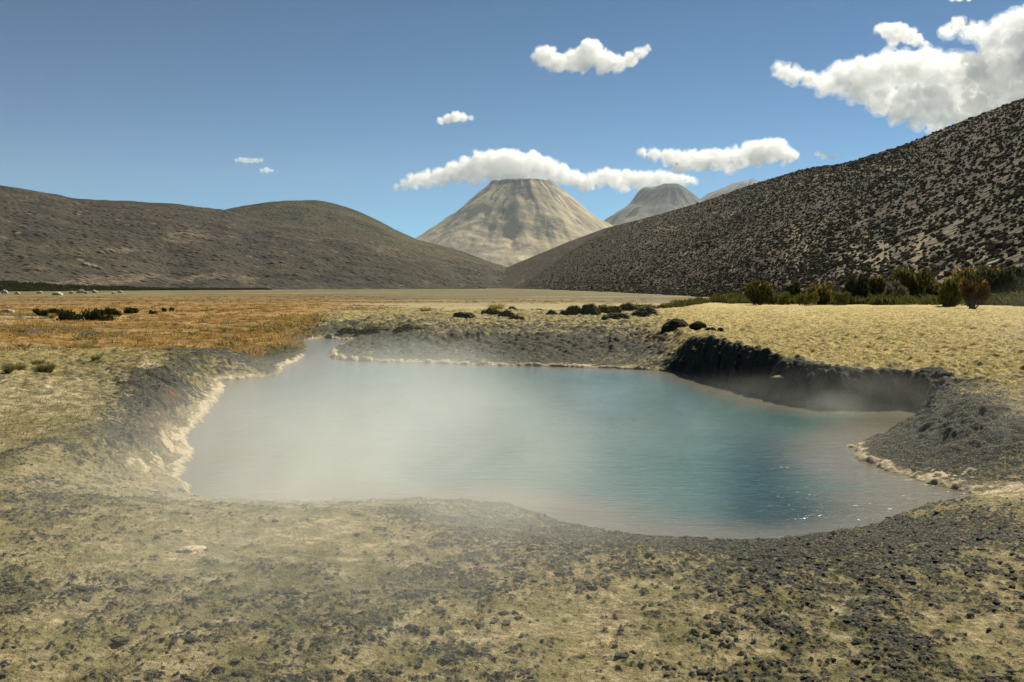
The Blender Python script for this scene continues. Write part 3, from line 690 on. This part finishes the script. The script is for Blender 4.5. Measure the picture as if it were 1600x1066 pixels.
steam((11.3, 20.0, .9), (2.4, 5.0, 1.3), .13, "faint steam over the yellow meadow at right edge", 6, lo=.36, hi=.7, nscale=.6)
steam((2.6, 15.0, -.2), (3.6, 6.0, .5), .12, "thin low steam over the teal middle of the pool", 7, lo=.36, hi=.7, nscale=.8)

# ------------------------------------------------------------------ plants
def blades(n, base_r, spread, h, w, seed, bend=.5, segs=3, up=1.0, dome=None):
    """a tuft of curved blades: ribbon strips"""
    q = np.random.default_rng(seed); Vs, Fs = [], []
    for i in range(n):
        a = q.uniform(0, 6.283); rb = base_r * math.sqrt(q.uniform()); lean = spread * q.uniform(.1, 1); hh = h * q.uniform(.55, 1.0)
        b = np.array([math.cos(a) * rb, math.sin(a) * rb, 0.0]); dr = np.array([math.cos(a + q.normal(0, .4)), math.sin(a + q.normal(0, .4)), 0])
        side = np.array([-dr[1], dr[0], 0]); sa = q.uniform(0, 3.14); side = side * math.cos(sa) + dr * math.sin(sa)
        k = len(Vs) * 2
        for s_ in range(segs + 1):
            t = s_ / segs
            c = b + dr * (lean * (t * (1 - bend) + bend * t * t)) + np.array([0, 0, hh * up * (t - .25 * bend * lean / max(h, .01) * t * t)])
            ww = w * (1 - t * .92)
            Vs.append((c - side * ww * .5, c + side * ww * .5))
        for s_ in range(segs):
            j = k + s_ * 2
            Fs.append((j, j + 1, j + 3, j + 2))
    return np.array(Vs).reshape(-1, 3), np.array(Fs)
def foliage(n, rx, ry, h, leaf, seed, lo=.15, lumps=10):
    """upright sprigs spread through an uneven crown; each sprig a narrow kite of two faces"""
    q = np.random.default_rng(seed)
    cs = np.stack([q.uniform(-.68, .68, lumps) * rx, q.uniform(-.68, .68, lumps) * ry, q.uniform(.20, .68, lumps) * h], -1)
    cr = q.uniform(.24, .46, lumps)
    pick = q.integers(0, lumps, n)
    d = q.normal(size=(n, 3)); d /= np.linalg.norm(d, axis=1)[:, None]
    rad = q.uniform(.25, 1.0, n) ** .55
    P = cs[pick] + d * (cr[pick] * rad)[:, None] * np.array([rx, ry, h * .95])
    low = P[:, 2] < lo * h; P[low, 2] = q.uniform(.02, .35, low.sum()) * h; P[low, :2] *= .8
    up = np.stack([P[:, 0] / rx, P[:, 1] / ry, np.full(n, 1.5)], -1) + q.normal(0, .40, (n, 3)); up /= np.linalg.norm(up, axis=1)[:, None]
    sd = np.cross(up, q.normal(size=(n, 3))); sd /= np.linalg.norm(sd, axis=1)[:, None]
    L = leaf * q.uniform(.6, 1.3, n)[:, None]; wd_ = L * .16
    V = np.stack([P - up * L * .5, P + sd * wd_, P + up * L * .5, P - sd * wd_], 1).reshape(-1, 3)
    V[:, 2] = np.maximum(V[:, 2], .0)
    k = np.arange(n)[:, None] * 4
    return V, np.concatenate([k, k + 1, k + 2, k + 3], 1), cs
def stems(cs, h, seed, n=26, w=.03):
    q = np.random.default_rng(seed); Vs, Fs = [], []
    for i in range(n):
        tip = cs[q.integers(0, len(cs))] * q.uniform(.6, 1.25) + q.normal(0, .08, 3); tip[2] = max(tip[2], .25 * h)
        b = np.array([q.normal(0, .10), q.normal(0, .10), -.05]); k = len(Vs)
        mid = (b + tip) * .5 + np.array([tip[0] * .15, tip[1] * .15, -.08 * h])
        for c, ww in ((b, w), (mid, w * .7), (tip, w * .25)):
            for j in range(3):
                a = j * 2.094; Vs.append(c + np.array([math.cos(a), math.sin(a), 0]) * ww)
        for s_ in range(2):
            for j in range(3):
                Fs.append((k + s_ * 3 + j, k + s_ * 3 + (j + 1) % 3, k + (s_ + 1) * 3 + (j + 1) % 3, k + (s_ + 1) * 3 + j))
    return np.array(Vs), np.array(Fs)
def gz_at(x, y):
    return float(ground(np.array([x]), np.array([y]))[0][0])
ML = {
    "olive": leaf_material("olive_sprigs", (.05, .062, .018), (.13, .135, .040), (.20, .17, .05), 2.2),
    "bright": leaf_material("bright_green_sprigs", (.08, .095, .02), (.19, .19, .045), (.26, .22, .06), 2.2),
    "dark": leaf_material("dark_green_sprigs", (.022, .034, .015), (.06, .07, .026), (.085, .075, .03), 2.2),
    "blue": leaf_material("bluish_sprigs", (.03, .045, .03), (.08, .095, .055), (.12, .11, .06), 2.2),
    "brown": leaf_material("brown_dry_sprigs", (.05, .034, .018), (.13, .085, .035), (.20, .13, .05), 2.2),
    "orange": leaf_material("orange_sprig_tips", (.30, .15, .03), (.42, .24, .06), (.20, .14, .03), 3.0, .4),
    "grey": leaf_material("grey_dry_sprigs", (.12, .105, .07), (.26, .22, .15), (.36, .31, .20), 3.0),
    "straw": leaf_material("straw_blades", (.30, .24, .09), (.46, .37, .15), (.24, .22, .08), 5.0, .35),
    "gold": leaf_material("golden_blades", (.36, .20, .065), (.54, .36, .13), (.22, .19, .075), .6, .35),
    "tgreen": leaf_material("green_tuft_blades", (.06, .075, .02), (.13, .14, .04), (.28, .24, .09), 5.0, .3),
    "scrub": leaf_material("hillside_sprigs", (.066, .066, .050), (.125, .112, .082), (.18, .15, .10), 1.5, .15),
}
m_stem = lumpy_material("grey_bark", (.10, .085, .065), (.20, .17, .13), (.06, .05, .04), 14, .01)
m_moss = lumpy_material("dark_moss", (.045, .050, .036), (.11, .11, .06), (.26, .22, .11), 7, .05)
m_peat = lumpy_material("black_peat", (.012, .012, .011), (.040, .036, .028), (.10, .085, .055), 9, .05)
m_clod = lumpy_material("peat_crumb", (.022, .028, .033), (.075, .076, .070), (.26, .22, .14), 16, .02)  # crumb colour carries the same painted blue shadow tint
m_stone = lumpy_material("pale_stone", (.34, .30, .23), (.58, .52, .41), (.20, .18, .15), 4, .05)
m_sinter = lumpy_material("mineral_crust", (.46, .36, .22), (.72, .61, .42), (.28, .22, .15), 12, .03)
m_grock = lumpy_material("grey_rock", (.07, .068, .062), (.17, .16, .135), (.48, .44, .35), 2.2, .08)

def shrub(u, v, z, w_px, h_px, leaf_kind, label, tips=.0, seed=0, r=None, n=1500, tip_kind="orange", cat="shrub", name="shrub", group="shrubs lining the foot of the right hillside", sprig=.20):
    p = on_plane(u, v, z) if r is None else Vector((*tuple(at_range(u, v, r))[:2], 0))
    rg = math.hypot(p.x, p.y); s = rg / FPX
    gzv = gz_at(p.x, p.y)
    rx = w_px * s * .5; h = h_px * s
    t = thing(name, label, cat, (p.x, p.y, gzv - .03), random.uniform(-.5, .5), group)
    V, Fq, cs = foliage(n, rx, rx * .8, h, sprig * max(.5, h / 1.6), 900 + seed)
    mesh_np("foliage", V, Fq, [ML[leaf_kind]], False, parent=t)
    if tips > 0:
        k = int(n * tips * .24); V2, F2, _ = foliage(k * 3, rx, rx * .8, h, sprig * .8 * max(.5, h / 1.6), 900 + seed)
        c = V2.reshape(-1, 4, 3); keepm = c[:, :, 2].mean(1) > np.quantile(c[:, :, 2].mean(1), .64)
        c = c[keepm] * np.array([1.04, 1.04, 1.05]); V2 = c.reshape(-1, 3); F2 = np.arange(len(V2)).reshape(-1, 4)
        mesh_np("sprig_tips", V2, F2, [ML[tip_kind]], False, parent=t)  # orange sprig tips over the upper crown
    Vb, Fb = stems(cs, h, 800 + seed, 24, .012 * max(1, h))
    mesh_np("stems", Vb, Fb, [m_stem], True, parent=t)
    return t
RZ = .46
for i, a in enumerate([
    (1188, 477, 46, 40, "olive", "rounded olive shrub, first tall one at the row's left end", .22),
    (1215, 477, 40, 24, "bright", "low bright green shrub right of the rounded olive one", 0),
    (1240, 476, 26, 36, "dark", "narrow dark grey green shrub between two low bright ones", 0),
    (1259, 478, 40, 22, "bright", "low yellow green shrub beside the orange topped shrub", .05),
    (1291, 477, 54, 34, "olive", "middle shrub speckled with orange flower tips all over", .55),
    (1318, 478, 30, 22, "bright", "small green shrub right of the orange speckled shrub", 0),
    (1338, 477, 36, 44, "dark", "dark upright shrub with bare grey stems in mid row", 0),
    (1364, 476, 38, 46, "olive", "brownish olive shrub with orange crown before the broom shrub", .35),
    (1393, 476, 50, 36, "grey", "pale grey bristly dry shrub leaning left", 0),
    (1424, 474, 66, 52, "olive", "large dome shaped green shrub with orange crest", .22),
    (1466, 474, 44, 36, "olive", "low olive shrub with peach tips beyond the large dome", .4),
    (1488, 482, 46, 44, "olive", "green shrub standing forward on the meadow's bare patch", .05),
    (1522, 470, 84, 52, "olive", "tall wide shrub crowned with bright orange sprigs", .5),
    (1522, 486, 44, 44, "brown", "dark brown half dead shrub nearest the pool", .1),
    (1568, 476, 78, 58, "blue", "big bluish green shrub at the right edge", .06),
    (1605, 474, 60, 46, "dark", "dark shrub cut by the right edge of the picture", 0),
    (1150, 472, 36, 16, "bright", "low spreading green shrub left of the rounded olive one", .1),
    (1122, 471, 34, 14, "brown", "low brown shrub patch left end of the shrub row", .2),
    (1066, 469, 44, 15, "bright", "low green shrub far left beyond the meadow hummocks", .1),
    (1036, 468, 36, 12, "olive", "lowest flat olive shrub at the far left of the row", 0),
    (1092, 470, 30, 12, "olive", "small olive shrub between the low green and brown shrubs", .1),
]):
    shrub(a[0], a[1], RZ, a[2], a[3], a[4], a[5], a[6], i, n=2400 if a[3] > 30 else 1500, sprig=.26)

# dark shrubs out on the orange plain at the left
for i, a in enumerate([
    (74, 494, 40, 12, "dark", "low dark shrub at left end of the plain's shrub cluster"),
    (112, 502, 36, 17, "dark", "dark shrub nearest to us in the plain's shrub cluster"),
    (150, 501, 46, 21, "dark", "broad dark shrub in middle of the plain's shrub cluster"),
    (176, 494, 30, 15, "dark", "small dark shrub behind the broad one on the plain"),
    (203, 490, 34, 9, "dark", "flat dark shrub at right end of the plain's shrub cluster"),
    (238, 491, 14, 9, "blue", "tiny bluish shrub alone right of the plain's cluster"),
    (257, 488, 9, 6, "blue", "tinier bluish shrub, second right of the plain's cluster"),
    (268, 488, 9, 6, "blue", "tiny bluish shrub furthest right of the plain's cluster"),
]):
    shrub(a[0], a[1], -.6, a[2], a[3], a[4], a[5], 0, 60 + i, n=1500 if a[2] > 20 else 450, group="dark shrubs on the orange plain", sprig=.40)

def tussock(u, v, z, w_px, h_px, label, kind="straw", skirt="tgreen", seed=0, n=420, group="grass tussocks", bend=.6):
    p = on_plane(u, v, z); s = math.hypot(p.x, p.y) / FPX
    t = thing("grass_tussock", label, "tussock", (p.x, p.y, gz_at(p.x, p.y) - .02), random.uniform(0, 6), group)
    V, Fq = blades(n, w_px * s * .22, w_px * s * .42, h_px * s, max(.006, s * .9), 40 + seed, bend); mesh_np("dry_blades", V, Fq, [ML[kind]], False, parent=t)
    V, Fq = blades(n // 2, w_px * s * .22, w_px * s * .30, h_px * s * .55, max(.006, s * .9), 140 + seed, bend); mesh_np("green_blades", V, Fq, [ML[skirt]], False, parent=t)
    return t
tussock(194, 536, 0, 54, 24, "large straw topped grass tussock at the edge of the orange plain", seed=1, n=700)
tussock(22, 587, 0, 44, 17, "dark green grass tussock at the far left edge", "tgreen", "tgreen", 2)
tussock(72, 585, 0, 34, 16, "green and straw tussock second from left edge", "tgreen", "straw", 3)
tussock(60, 570, 0, 26, 11, "small grey green tussock behind the two left ones", "tgreen", "straw", 4, 260)
tussock(44, 607, 0, 26, 9, "low brown tussock in front of the left tussocks", "straw", "straw", 5, 260)
tussock(82, 498, -.6, 14, 10, "brown round tussock before the dark shrubs on plain", "straw", "straw", 6, 220)
tussock(150, 568, 0, 20, 9, "small tussock between straw tussock and left bank", "tgreen", "straw", 7, 200)
tussock(776, 484, .2, 34, 15, "pale straw tussock left of the boulder pile", "straw", "straw", 8, 420)
tussock(800, 482, .2, 24, 10, "small straw tussock just left of the boulder pile", "straw", "tgreen", 9, 260)
tussock(916, 478, .2, 22, 11, "brown straw tussock beyond the mossy hummocks", "straw", "tgreen", 10, 260)
tussock(962, 480, .2, 26, 10, "grey green tussock beyond the mossy hummocks", "tgreen", "straw", 11, 260)
tussock(665, 492, .1, 28, 9, "low straw tussock at left of the back shore", "straw", "tgreen", 12, 260)

def lump(name, u, v, z, w_px, h_px, mat, label, cat, group=None, seed=0, sub=4, depth=.7, ragged=.28, sink=.12, r=None, cap=None, capname="pale_top"):
    p = on_plane(u, v, z); s = math.hypot(p.x, p.y) / FPX
    V, Fq = ico(sub); V = V.copy()
    q = seed * 3.3
    d = 1 + ragged * (fbm(V[:, 0] * 1.6 + q, V[:, 1] * 1.6 + V[:, 2] * 1.3 - q, 3, 200 + seed)) + ragged * .6 * fbm(V[:, 0] * 6 + V[:, 2] * 3, V[:, 1] * 6 - V[:, 2] * 4 + q, 4, 210 + seed)
    V *= d[:, None]; V *= np.array([w_px * s * .5, w_px * s * .5 * depth, h_px * s / (1 + sink * .5)])
    V[:, 2] = np.where(V[:, 2] < 0, V[:, 2] * .35, V[:, 2])
    gzv = gz_at(p.x, p.y)
    o = mesh_np(name, V, Fq, [mat], True); o.location = (p.x, p.y, gzv - h_px * s * sink * .5)
    tag(o, label, cat, group)
    if cap is not None:
        ct = V[Fq].mean(1); nn = np.cross(V[Fq[:, 1]] - V[Fq[:, 0]], V[Fq[:, 2]] - V[Fq[:, 0]]); nn /= np.linalg.norm(nn, axis=1)[:, None] + 1e-9
        mk = (nn[:, 2] > .62) & (fbm(ct[:, 0] * 6 / (w_px * s), ct[:, 1] * 6 / (w_px * s), 3, 230 + seed) > -.25)
        f2 = Fq[mk]
        if len(f2):
            mesh_np(capname, V * np.array([1.01, 1.01, 1.0]) + np.array([0, 0, .012]), f2, [cap], True, parent=o)
    return o
HG = "dark mossy hummocks on the back shore"
for i, a in enumerate([
    (768, 494, 30, 12, "grey mossy hummock, leftmost on the back shore"), (792, 498, 24, 11, "rounded hummock in front of the straw tussock"),
    (808, 503, 24, 9, "low hummock nearest the water in the left trio"), (862, 496, 16, 9, "small dark hummock starting the dark row"),
    (880, 494, 13, 9, "narrow dark hummock, second in the dark row"), (897, 495, 30, 15, "tall dark hummock with sloping left side in row"),
    (922, 495, 30, 18, "tallest black hummock in the middle of the dark row"), (950, 493, 36, 15, "broad dark hummock right of the tallest one"),
    (982, 488, 30, 12, "dark hummock furthest back at the row's right"), (1008, 500, 46, 14, "long flat mossy hummock with straw top"),
    (966, 503, 46, 10, "long low hummock in front of the dark row"), (1010, 489, 24, 8, "small back hummock left of the black peat block"),
    (725, 500, 34, 9, "low olive hummock left of the leftmost grey hummock"), (800, 483, 16, 9, "dark round hummock left of the boulder pile"),
    (492, 512, 26, 10, "bluish hummock above the left side of inlet"), (590, 510, 60, 10, "wide dark hummock above the inlet's right side"),
    (640, 512, 50, 12, "dark hummock right of the wide inlet hummock"), (548, 508, 34, 9, "dark hummock directly behind the inlet head"),
]):
    lump("moss_hummock", a[0], a[1], .2 if a[0] > 600 else .05, a[2], a[3], m_moss, a[4], "hummock", HG, i, sub=5, ragged=.5, cap=None)
    hum = COL.objects[-1]
    s_ = math.hypot(hum.location.x, hum.location.y) / FPX
    V, Fq = blades(260, a[2] * s_ * .42, .22, a[3] * s_ * .55, .022, 700 + i, .5, 2)
    rr2 = np.hypot(V[:, 0], V[:, 1] / .7) / (a[2] * s_ * .5)
    V[:, 1] *= .7; V[:, 2] += a[3] * s_ * .92 * np.sqrt(np.clip(1 - rr2 ** 2, .05, 1)) - .03
    mesh_np("grass", V, Fq, [ML["straw" if i % 3 else "tgreen"]], False, parent=hum)
lump("peat_block", 1056, 511, .45, 46, 20, m_peat, "black overhanging peat block at head of the right bank", "peat block", "peat blocks along the right bank rim", 31, ragged=.3)
lump("peat_block", 1090, 514, .45, 26, 10, m_peat, "small black peat block beside the big one", "peat block", "peat blocks along the right bank rim", 32)
lump("peat_block", 1110, 517, .45, 18, 10, m_peat, "third black peat block down the bank rim", "peat block", "peat blocks along the right bank rim", 33)
lump("peat_block", 1126, 519, .45, 12, 7, m_peat, "smallest peat block last along the bank rim", "peat block", "peat blocks along the right bank rim", 34)
lump("boulder", 836, 478, .15, 52, 12, m_grock, "wide grey boulder with pale top on the plain's edge", "boulder", None, 41, ragged=.4, cap=m_stone)
lump("flat_stone", 299, 853, 0, 46, 8, m_sinter, "flat pale stone alone on the mossy foreground", "stone", None, 42, depth=.9, ragged=.25)
lump("flat_stone", 1356, 657, WL, 18, 5, m_sinter, "small pale crust stone in the water by the promontory", "stone", None, 43, sub=3)
lump("flat_stone", 1222, 624, WL, 34, 4, m_sinter, "thin pale ledge stone under the dark right bank", "stone", None, 44, sub=3)
lump("flat_stone", 1330, 698, WL, 22, 9, m_sinter, "pale crusted stone at the promontory's tip", "stone", None, 45, sub=3)
lump("flat_stone", 446, 581, WL, 8, 4, m_sinter, "tiny pale stone at left shore below the bush shadow", "stone", None, 46, sub=3)
for i, a in enumerate([(8, 459, 10, 5), (28, 460, 8, 4), (62, 459, 9, 4), (90, 461, 16, 5), (112, 459, 8, 4), (126, 458, 11, 6), (135, 459, 6, 4), (148, 458, 9, 5), (178, 459, 7, 3), (188, 458, 8, 4), (12, 489, 22, 6)]):
    lump("boulder", a[0], a[1], -.6, a[2], a[3], m_stone,
         "whitish boulder in the stony line below the green strip" if i < 10 else "whitish boulder at left edge beside dark soil on plain", "boulder",
         "whitish boulders along the left hill's foot" if i < 10 else None, 50 + i, sub=3, ragged=.4)

# ------------------------------------------------------------------ countless cover: peat crumbs, turf, far scrub
def merge(tV, tF, pos, scale, rot, jit, seed):
    q = np.random.default_rng(seed); N = len(pos); nv = len(tV)
    P = np.repeat(tV[None], N, 0) * (1 + jit * q.normal(size=(N, nv, 1)).clip(-1.6, 1.6)) * scale[:, None, :]
    c, s_ = np.cos(rot)[:, None], np.sin(rot)[:, None]
    X = P[..., 0] * c - P[..., 1] * s_; Y = P[..., 0] * s_ + P[..., 1] * c
    V = np.stack([X, Y, P[..., 2]], -1) + pos[:, None, :]
    Fx = tF[None] + (np.arange(N) * nv)[:, None, None]
    return V.reshape(-1, 3), Fx.reshape(-1, tF.shape[1])
def scatter(n, r0, r1, a0, a1, seed, pw=1.0):
    q = np.random.default_rng(seed)
    r = r0 * (r1 / r0) ** (q.uniform(size=n) ** pw); a = q.uniform(a0, a1, n)
    return np.sin(a) * r, np.cos(a) * r
x, y = scatter(110000, 3.6, 22, R(-33), R(33), 1)
z, a_, b_, dd = ground(x, y)
q = np.random.default_rng(5)
k = (q.uniform(size=len(x)) < np.clip(a_[:, 0], 0, 1) ** 1.6 * .62 + .008) & (dd > .12)
x, y, z = x[k], y[k], z[k]; rr_ = np.hypot(x, y)
k = np.argsort(rr_)[:11000]; x, y, z = x[k], y[k], z[k]
sc = q.lognormal(-4.95, .5, len(x)).clip(.003, .026)
V0, F0 = ico(1)
V, Fq = merge(V0, F0, np.stack([x, y, z - sc * .1], -1), np.stack([sc * q.uniform(.8, 1.9, len(x)), sc * q.uniform(.8, 1.5, len(x)), sc * q.uniform(.30, .65, len(x))], -1), q.uniform(0, 6.28, len(x)), .30, 6)
tag(mesh_np("peat_crumbs", V, Fq, [m_clod], False), "loose dark peat crumbs strewn over the mossy ground", "peat", kind="stuff")

x, y = scatter(150000, 3.6, 60, R(-33), R(33), 11, .8)
z, a_, b_, dd = ground(x, y); q = np.random.default_rng(12)
pr = (.85 * b_[:, 2] + .22 + .3 * a_[:, 2]) * (1 - a_[:, 0]) * (1 - a_[:, 1])
k = (q.uniform(size=len(x)) < pr) & (dd > .25); x, y, z = x[k], y[k], z[k]
k = q.permutation(len(x))[:60000]; x, y, z = x[k], y[k], z[k]; rr_ = np.hypot(x, y)
tv, tf = blades(7, .03, .05, .05, .006, 3, .5, 2)
hs_ = q.uniform(.55, 1.3, len(x)) * np.where(rr_ < 12, .42, 1.0)
V, Fq = merge(tv, tf, np.stack([x, y, z - .006], -1), np.stack([hs_ * 1.2, hs_ * 1.2, hs_], -1), q.uniform(0, 6.28, len(x)), .0, 13)
tag(mesh_np("turf_grass", V, Fq, [ML["straw"]], False), "short straw coloured grass covering the meadow and banks", "grass", kind="stuff")

# tufts of the orange plain and the low growth between the shrubs
q = np.random.default_rng(61)
x, y = scatter(60000, 31, 260, R(-33), R(8), 62, .85)
z, a_, b_, dd = ground(x, y)
nn = fbm(x * .05, y * .12, 3, 400)
k = (a_[:, 3] > .05) & (dd > .3) & (nn + q.uniform(-.5, .5, len(x)) > .0)
x, y, z = x[k][:22000], y[k][:22000], z[k][:22000]
tv, tf = blades(12, .13, .22, .24, .035, 63, .5, 2)
gold = q.uniform(size=len(x)) + .5 * fbm(x * .09, y * .25, 3, 401) < .66
for nm, sel, mt, lb in (("grass", gold, "gold", "golden brown grass tufts covering the orange plain"), ("grass", ~gold, "tgreen", "dark green low tufts speckling the orange plain")):
    sc = q.lognormal(-.35, .4, sel.sum()).clip(.3, 1.6)
    V, Fq = merge(tv, tf, np.stack([x[sel], y[sel], z[sel] - .02], -1), np.stack([sc * 1.4, sc * 1.4, sc * .8], -1), q.uniform(0, 6.28, sel.sum()), 0, 64)
    tag(mesh_np(nm, V, Fq, [ML[mt]], False), lb, "grass", kind="stuff")
us_ = q.uniform(990, 1680, 800); rg_ = np.interp(us_, [990, 1150, 1680], [100, 72, 66]) * q.uniform(.98, 1.16, 800); aa_ = azim(us_)
x, y = np.sin(aa_) * rg_, np.cos(aa_) * rg_; z = ground(x, y)[0]
V0, F0, _ = foliage(110, .8, .6, .6, .24, 65)
sc = q.uniform(.45, 1.25, 800) * (1 + 1.3 * fbm(us_ / 26, us_ * 0 + 3.3, 3, 410)).clip(.35, 1.8) * np.interp(us_, [990, 1150, 1680], [.6, .8, 1.1])
V, Fq = merge(V0, F0, np.stack([x, y, z - .05], -1), np.stack([sc, sc, sc], -1), q.uniform(0, 6.28, 800), 0, 66)
tag(mesh_np("undergrowth", V, Fq, [ML["olive"]], False), "low olive undergrowth filling the gaps between the shrubs", "undergrowth", kind="stuff")

# far green scrub strip under the left hill
q = np.random.default_rng(21); pts = []; pzs = []
ua, Ta, LX, LY, LZ = HL
for _ in range(2600):
    u = q.uniform(-300, 420) if q.uniform() < .6 else q.uniform(-300, 120)
    j = int(np.searchsorted(ua, u)); ti = np.interp(u, [-300, 60, 200, 420], [.085, .065, .03, .004]) * q.uniform(-.4, 1)
    if ti > 0:
        i = int(np.searchsorted(Ta, ti)); pts.append((LX[i, j], LY[i, j])); pzs.append(LZ[i, j])
    else:
        r = math.hypot(LX[0, j], LY[0, j]) * (1 + ti * 3.0); a = float(azim(u)); pts.append((math.sin(a) * r, math.cos(a) * r)); pzs.append(None)
pts = np.array(pts); pz = ground(pts[:, 0], pts[:, 1])[0]; pz = np.array([p1 if p1 is not None else p0 for p0, p1 in zip(pz, pzs)])
V, Fq, _ = foliage(60, 1.0, 1.0, 1.0, .42, 77)
sc = q.uniform(1.1, 2.6, len(pts))
V, Fq = merge(V, Fq, np.stack([pts[:, 0], pts[:, 1], pz - .1], -1), np.stack([sc * 1.3, sc * 1.3, sc * .85], -1), q.uniform(0, 6.28, len(pts)), 0, 22)
tag(mesh_np("shrubbery", V, Fq, [ML["dark"]], False), "dark green scrub strip along the foot of the left hill", "scrub", kind="stuff")

# scrub on the right hillside: the nearest as plants of their own, the rest as one cover
us, T, HX, HY, HZ = HR
q = np.random.default_rng(31)
N = 110000
fu = q.uniform(0, len(us) - 1.01, N); ft = q.uniform(0, len(T) - 27.01, N)
def bil(G):
    i = ft.astype(int); j = fu.astype(int); a = ft - i; b = fu - j
    return (G[i, j] * (1 - b) + G[i, j + 1] * b) * (1 - a) + (G[i + 1, j] * (1 - b) + G[i + 1, j + 1] * b) * a
i0 = ft.astype(int); j0 = fu.astype(int)
cell = np.hypot(HX[i0 + 1, j0] - HX[i0, j0], HY[i0 + 1, j0] - HY[i0, j0]) * np.hypot(HX[i0, j0 + 1] - HX[i0, j0], HY[i0, j0 + 1] - HY[i0, j0])
hx, hy, hz = bil(HX), bil(HY), bil(HZ); hr = np.hypot(hx, hy); hu = np.interp(fu, np.arange(len(us)), us)
dens = (.28 * sm(hr, 800, 60) + .26 * sm(hr, 200, 80) + .06) * sm(hu, 740, 1000) * (0.75 + .8 * fbm(hx * .06, hy * .06, 3, 330)).clip(.1, 1.3)
area_per = np.median(cell) * 0 + cell * (len(us) - 1) * (len(T) - 27) / N
k = (q.uniform(size=N) < dens * area_per) & (hr < 1100) & (hu > 760) & (hu < 1900)
hx, hy, hz, hr, hu = hx[k], hy[k], hz[k], hr[k], hu[k]
order = np.argsort(hr + np.where((hu > 1000) & (hu < 1610), 0, 1e5))
near_i, rest = order[:240], order[240:]
variants = []
for i in range(4):
    V, Fq, _ = foliage(320, .45, .45, .52, .15, 500 + i, lumps=6)
    variants.append((V, Fq))
protos = []
for i in range(4):
    o = mesh_np("hillside_shrub", variants[i][0], variants[i][1], [ML["scrub"]], False)
    protos.append(o)
for n_, j in enumerate(near_i):
    pr_ = protos[n_ % 4]
    o = pr_ if n_ < 4 else pr_.copy()
    if n_ >= 4: COL.objects.link(o)
    o.location = (hx[j], hy[j], hz[j] - .08); o.rotation_euler = (0, 0, q.uniform(0, 6.28))
    g_ = q.uniform(.6, 1.2); o.scale = (g_, g_, g_ * q.uniform(.8, 1.1))
    tag(o, "small dark shrub on the pale lower slope behind the shrub row", "shrub", "small dark shrubs on the right hillside")
Vs_, Fs_, k0 = [], [], 0
for sel, sub in ((rest[:9000], 2), (rest[9000:], 1)):
    if not len(sel): continue
    V0, F0 = ico(sub); V0 = V0 * np.array([1, 1, .8])
    sc = q.lognormal(-1.48, .36, len(sel)).clip(.18, .85) * np.clip(hr[sel] / 300, 1.0, 1.35)
    V, Fq = merge(V0, F0, np.stack([hx[sel], hy[sel], hz[sel] + sc * .3], -1), np.stack([sc, sc, sc], -1), q.uniform(0, 6.28, len(sel)), .26, 41 + sub)
    Vs_.append(V); Fs_.append(Fq + k0); k0 += len(V)
V = np.vstack(Vs_); Fq = np.vstack(Fs_)
tag(mesh_np("shrubbery", V, Fq, [ML["scrub"]], False), "countless dark shrubs dotting the whole right hillside", "scrub", kind="stuff")
print("scrub", len(rest), "ground", len(gV), "clods done")
